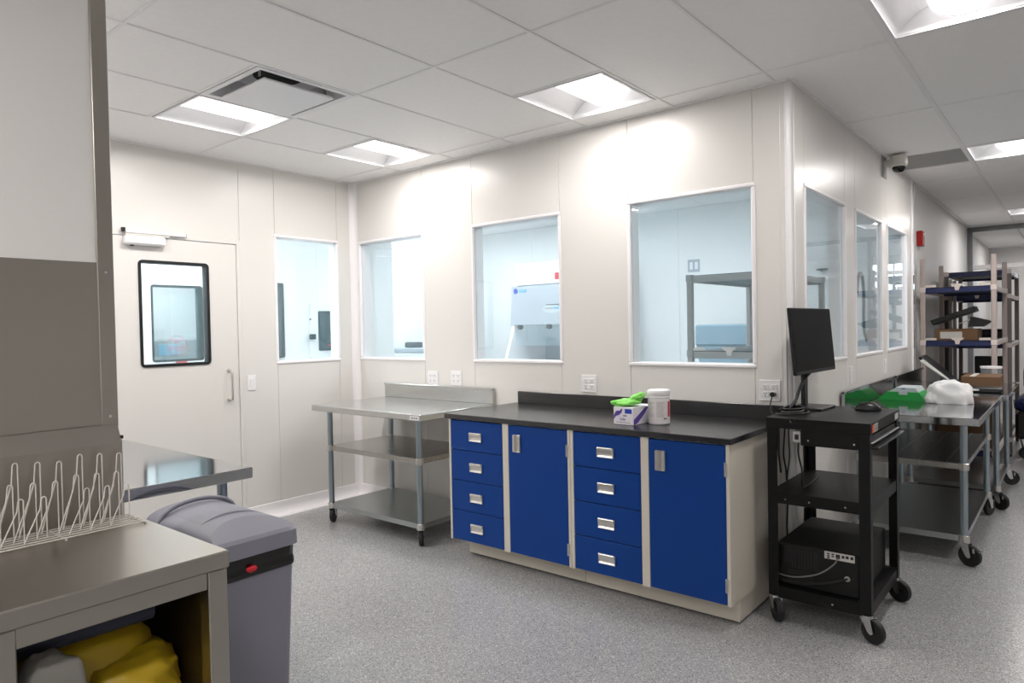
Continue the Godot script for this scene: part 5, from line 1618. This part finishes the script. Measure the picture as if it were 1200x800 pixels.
func build_table_things():
	var y := 0.8855
	var g = thing("green_wipes_pack", "green tub with a pale grey flip lid on the polished table", "tub", Vector3(0.2, y, -1.9))
	var c := Vector3(0.2, 0, -1.9)
	part(g, "tub", prism([Vector2(-0.155, 0), Vector2(0.155, 0), Vector2(0.115, 0.062), Vector2(-0.085, 0.062)], 0.28), M.lid_green, Vector3(c.x, y, c.z))
	part(g, "lid", prism([Vector2(-0.07, 0.062), Vector2(0.112, 0.062), Vector2(0.095, 0.092), Vector2(-0.03, 0.092)], 0.26), M.lid_grey, Vector3(c.x, y, c.z))
	box(g, "latch", Vector3(0.19, y + 0.042, -1.762), Vector3(0.245, y + 0.07, -1.755), M.lid_grey, 0.004)
	box(g, "printed_mark", Vector3(0.205, y + 0.082, -1.77), Vector3(0.23, y + 0.088, -1.768), M.print_blue, 0.0)
	var b = thing("white_plastic_bag", "crumpled white plastic bag lying on the polished table", "bag", Vector3(0.44, y, -1.85))
	part(b, "bundle", blob(Vector3(0.28, 0.24, 0.27), 41, 0.16, 0.16, -0.03, 0.82), M.bag_white, Vector3(0.5, y + 0.03, -1.78))
	part(b, "twisted_end", blob(Vector3(0.1, 0.085, 0.12), 5, 0.2, 0.1, -0.03), M.bag_white, Vector3(0.41, y + 0.03, -1.7))
	# clutter on the further table
	var k = thing("folded_stand", "black folded stand with pale bars leaning on the further table", "stand", Vector3(0.3, y, -3.0))
	part(k, "board", box_mesh(Vector3(0.03, 0.36, 0.3), 0.006), M.black_plastic, Vector3(0.27, y + 0.14, -3.1), Vector3(0, 0, 48))
	for q in [-0.06, 0.1]:
		part(k, "bar", box_mesh(Vector3(0.016, 0.3, 0.02), 0.004), M.label_pale, Vector3(0.27, y + 0.14, -2.93 + q * 0.3), Vector3(0, 0, 50 + q * 20))
	var d = thing("brown_parcel", "flat brown cardboard parcel on the further table", "parcel", Vector3(0.5, y, -3.2))
	box(d, "carton", Vector3(0.43, y, -3.4), Vector3(0.7, y + 0.1, -3.0), M.card_brown, 0.004)
	box(d, "tape", Vector3(0.49, y + 0.1, -3.4), Vector3(0.53, y + 0.1015, -3.0), M.label_pale, 0.0)
	var f = thing("black_case", "flat black equipment case on the further table", "case", Vector3(0.55, y, -2.75))
	box(f, "shell", Vector3(0.42, y, -2.86), Vector3(0.74, y + 0.035, -2.66), M.black_plastic, 0.006)
	box(f, "catch", Vector3(0.55, y + 0.012, -2.66), Vector3(0.59, y + 0.025, -2.652), M.satin_nickel, 0.001)
	var r = thing("clear_bottle_rack", "clear plastic bottle rack with dark lids behind the shelving post", "rack", Vector3(0.5, 0.7, -4.2))
	box(r, "tray", Vector3(0.3, 0.701, -4.4), Vector3(0.6, 0.72, -3.85), M.post_grey, 0.004)
	for i in 6:
		var p := Vector3(0.36 + (i % 3) * 0.09, 0.72, -3.95 - (i / 3) * 0.12)
		var o = part(r, "bottle", lathe([[0, 0], [0.036, 0], [0.038, 0.01], [0.038, 0.15], [0.02, 0.18], [0.018, 0.2], [0, 0.2]], 18), M.poly_clear, p)
		part(o, "cap", cyl(0.022, 0.03, 16), M.black_plastic, p + Vector3(0, 0.21, 0))
	var bx = thing("blue_trolley", "dark blue covered trolley standing beside the corridor shelving", "trolley", Vector3(0.85, 0, -5.2))
	box(bx, "tub", Vector3(0.69, 0.22, -5.7), Vector3(1.0, 0.5, -4.9), M.black_plastic, 0.03)
	part(bx, "cover", blob(Vector3(0.36, 0.2, 0.9), 77, 0.2, 0.15, -0.06, 0.8), M.shelf_navy, Vector3(0.85, 0.55, -5.3))
	for q in [[0.75, -5.6], [0.94, -5.6], [0.75, -5.0], [0.94, -5.0]]:
		caster(bx, Vector3(q[0], 0, q[1]), 0.218, 0.13, 30, false)
	var kb = thing("paper_sack", "brown paper sack standing on the blue trolley", "sack", Vector3(0.85, 0.62, -5.3))
	part(kb, "sack", blob(Vector3(0.24, 0.4, 0.3), 51, 0.14, 0.12, -0.16, 0.7), M.card_brown, Vector3(0.86, 0.83, -5.35))
	var hb = thing("carton_stack", "brown cardboard carton standing on the lowest corridor shelf", "box", Vector3(0.4, 0.25, -4.3))
	box(hb, "carton", Vector3(0.12, 0.251, -4.7), Vector3(0.58, 0.6, -3.9), M.card_brown, 0.004)
	box(hb, "tape", Vector3(0.33, 0.6, -4.7), Vector3(0.38, 0.6015, -3.9), M.label_pale, 0.0)
	var cc = thing("clear_container", "clear plastic container with a white lid on the further table", "container", Vector3(0.6, y, -3.5))
	part(cc, "tub", lathe([[0, 0], [0.07, 0], [0.08, 0.14], [0, 0.14]], 22), M.poly_clear, Vector3(0.6, y, -3.52))
	part(cc, "lid", cyl(0.083, 0.018, 22), M.white_plastic, Vector3(0.6, y + 0.149, -3.52))
	var db = thing("dark_monitor", "dark screen unit standing on the corridor shelf at table height", "screen", Vector3(0.5, 0.7, -5.4))
	box(db, "housing", Vector3(0.3, 0.72, -5.4), Vector3(0.6, 1.05, -5.35), M.black_plastic, 0.01)
	box(db, "foot", Vector3(0.4, 0.7005, -5.45), Vector3(0.52, 0.72, -5.3), M.black_plastic, 0.004)
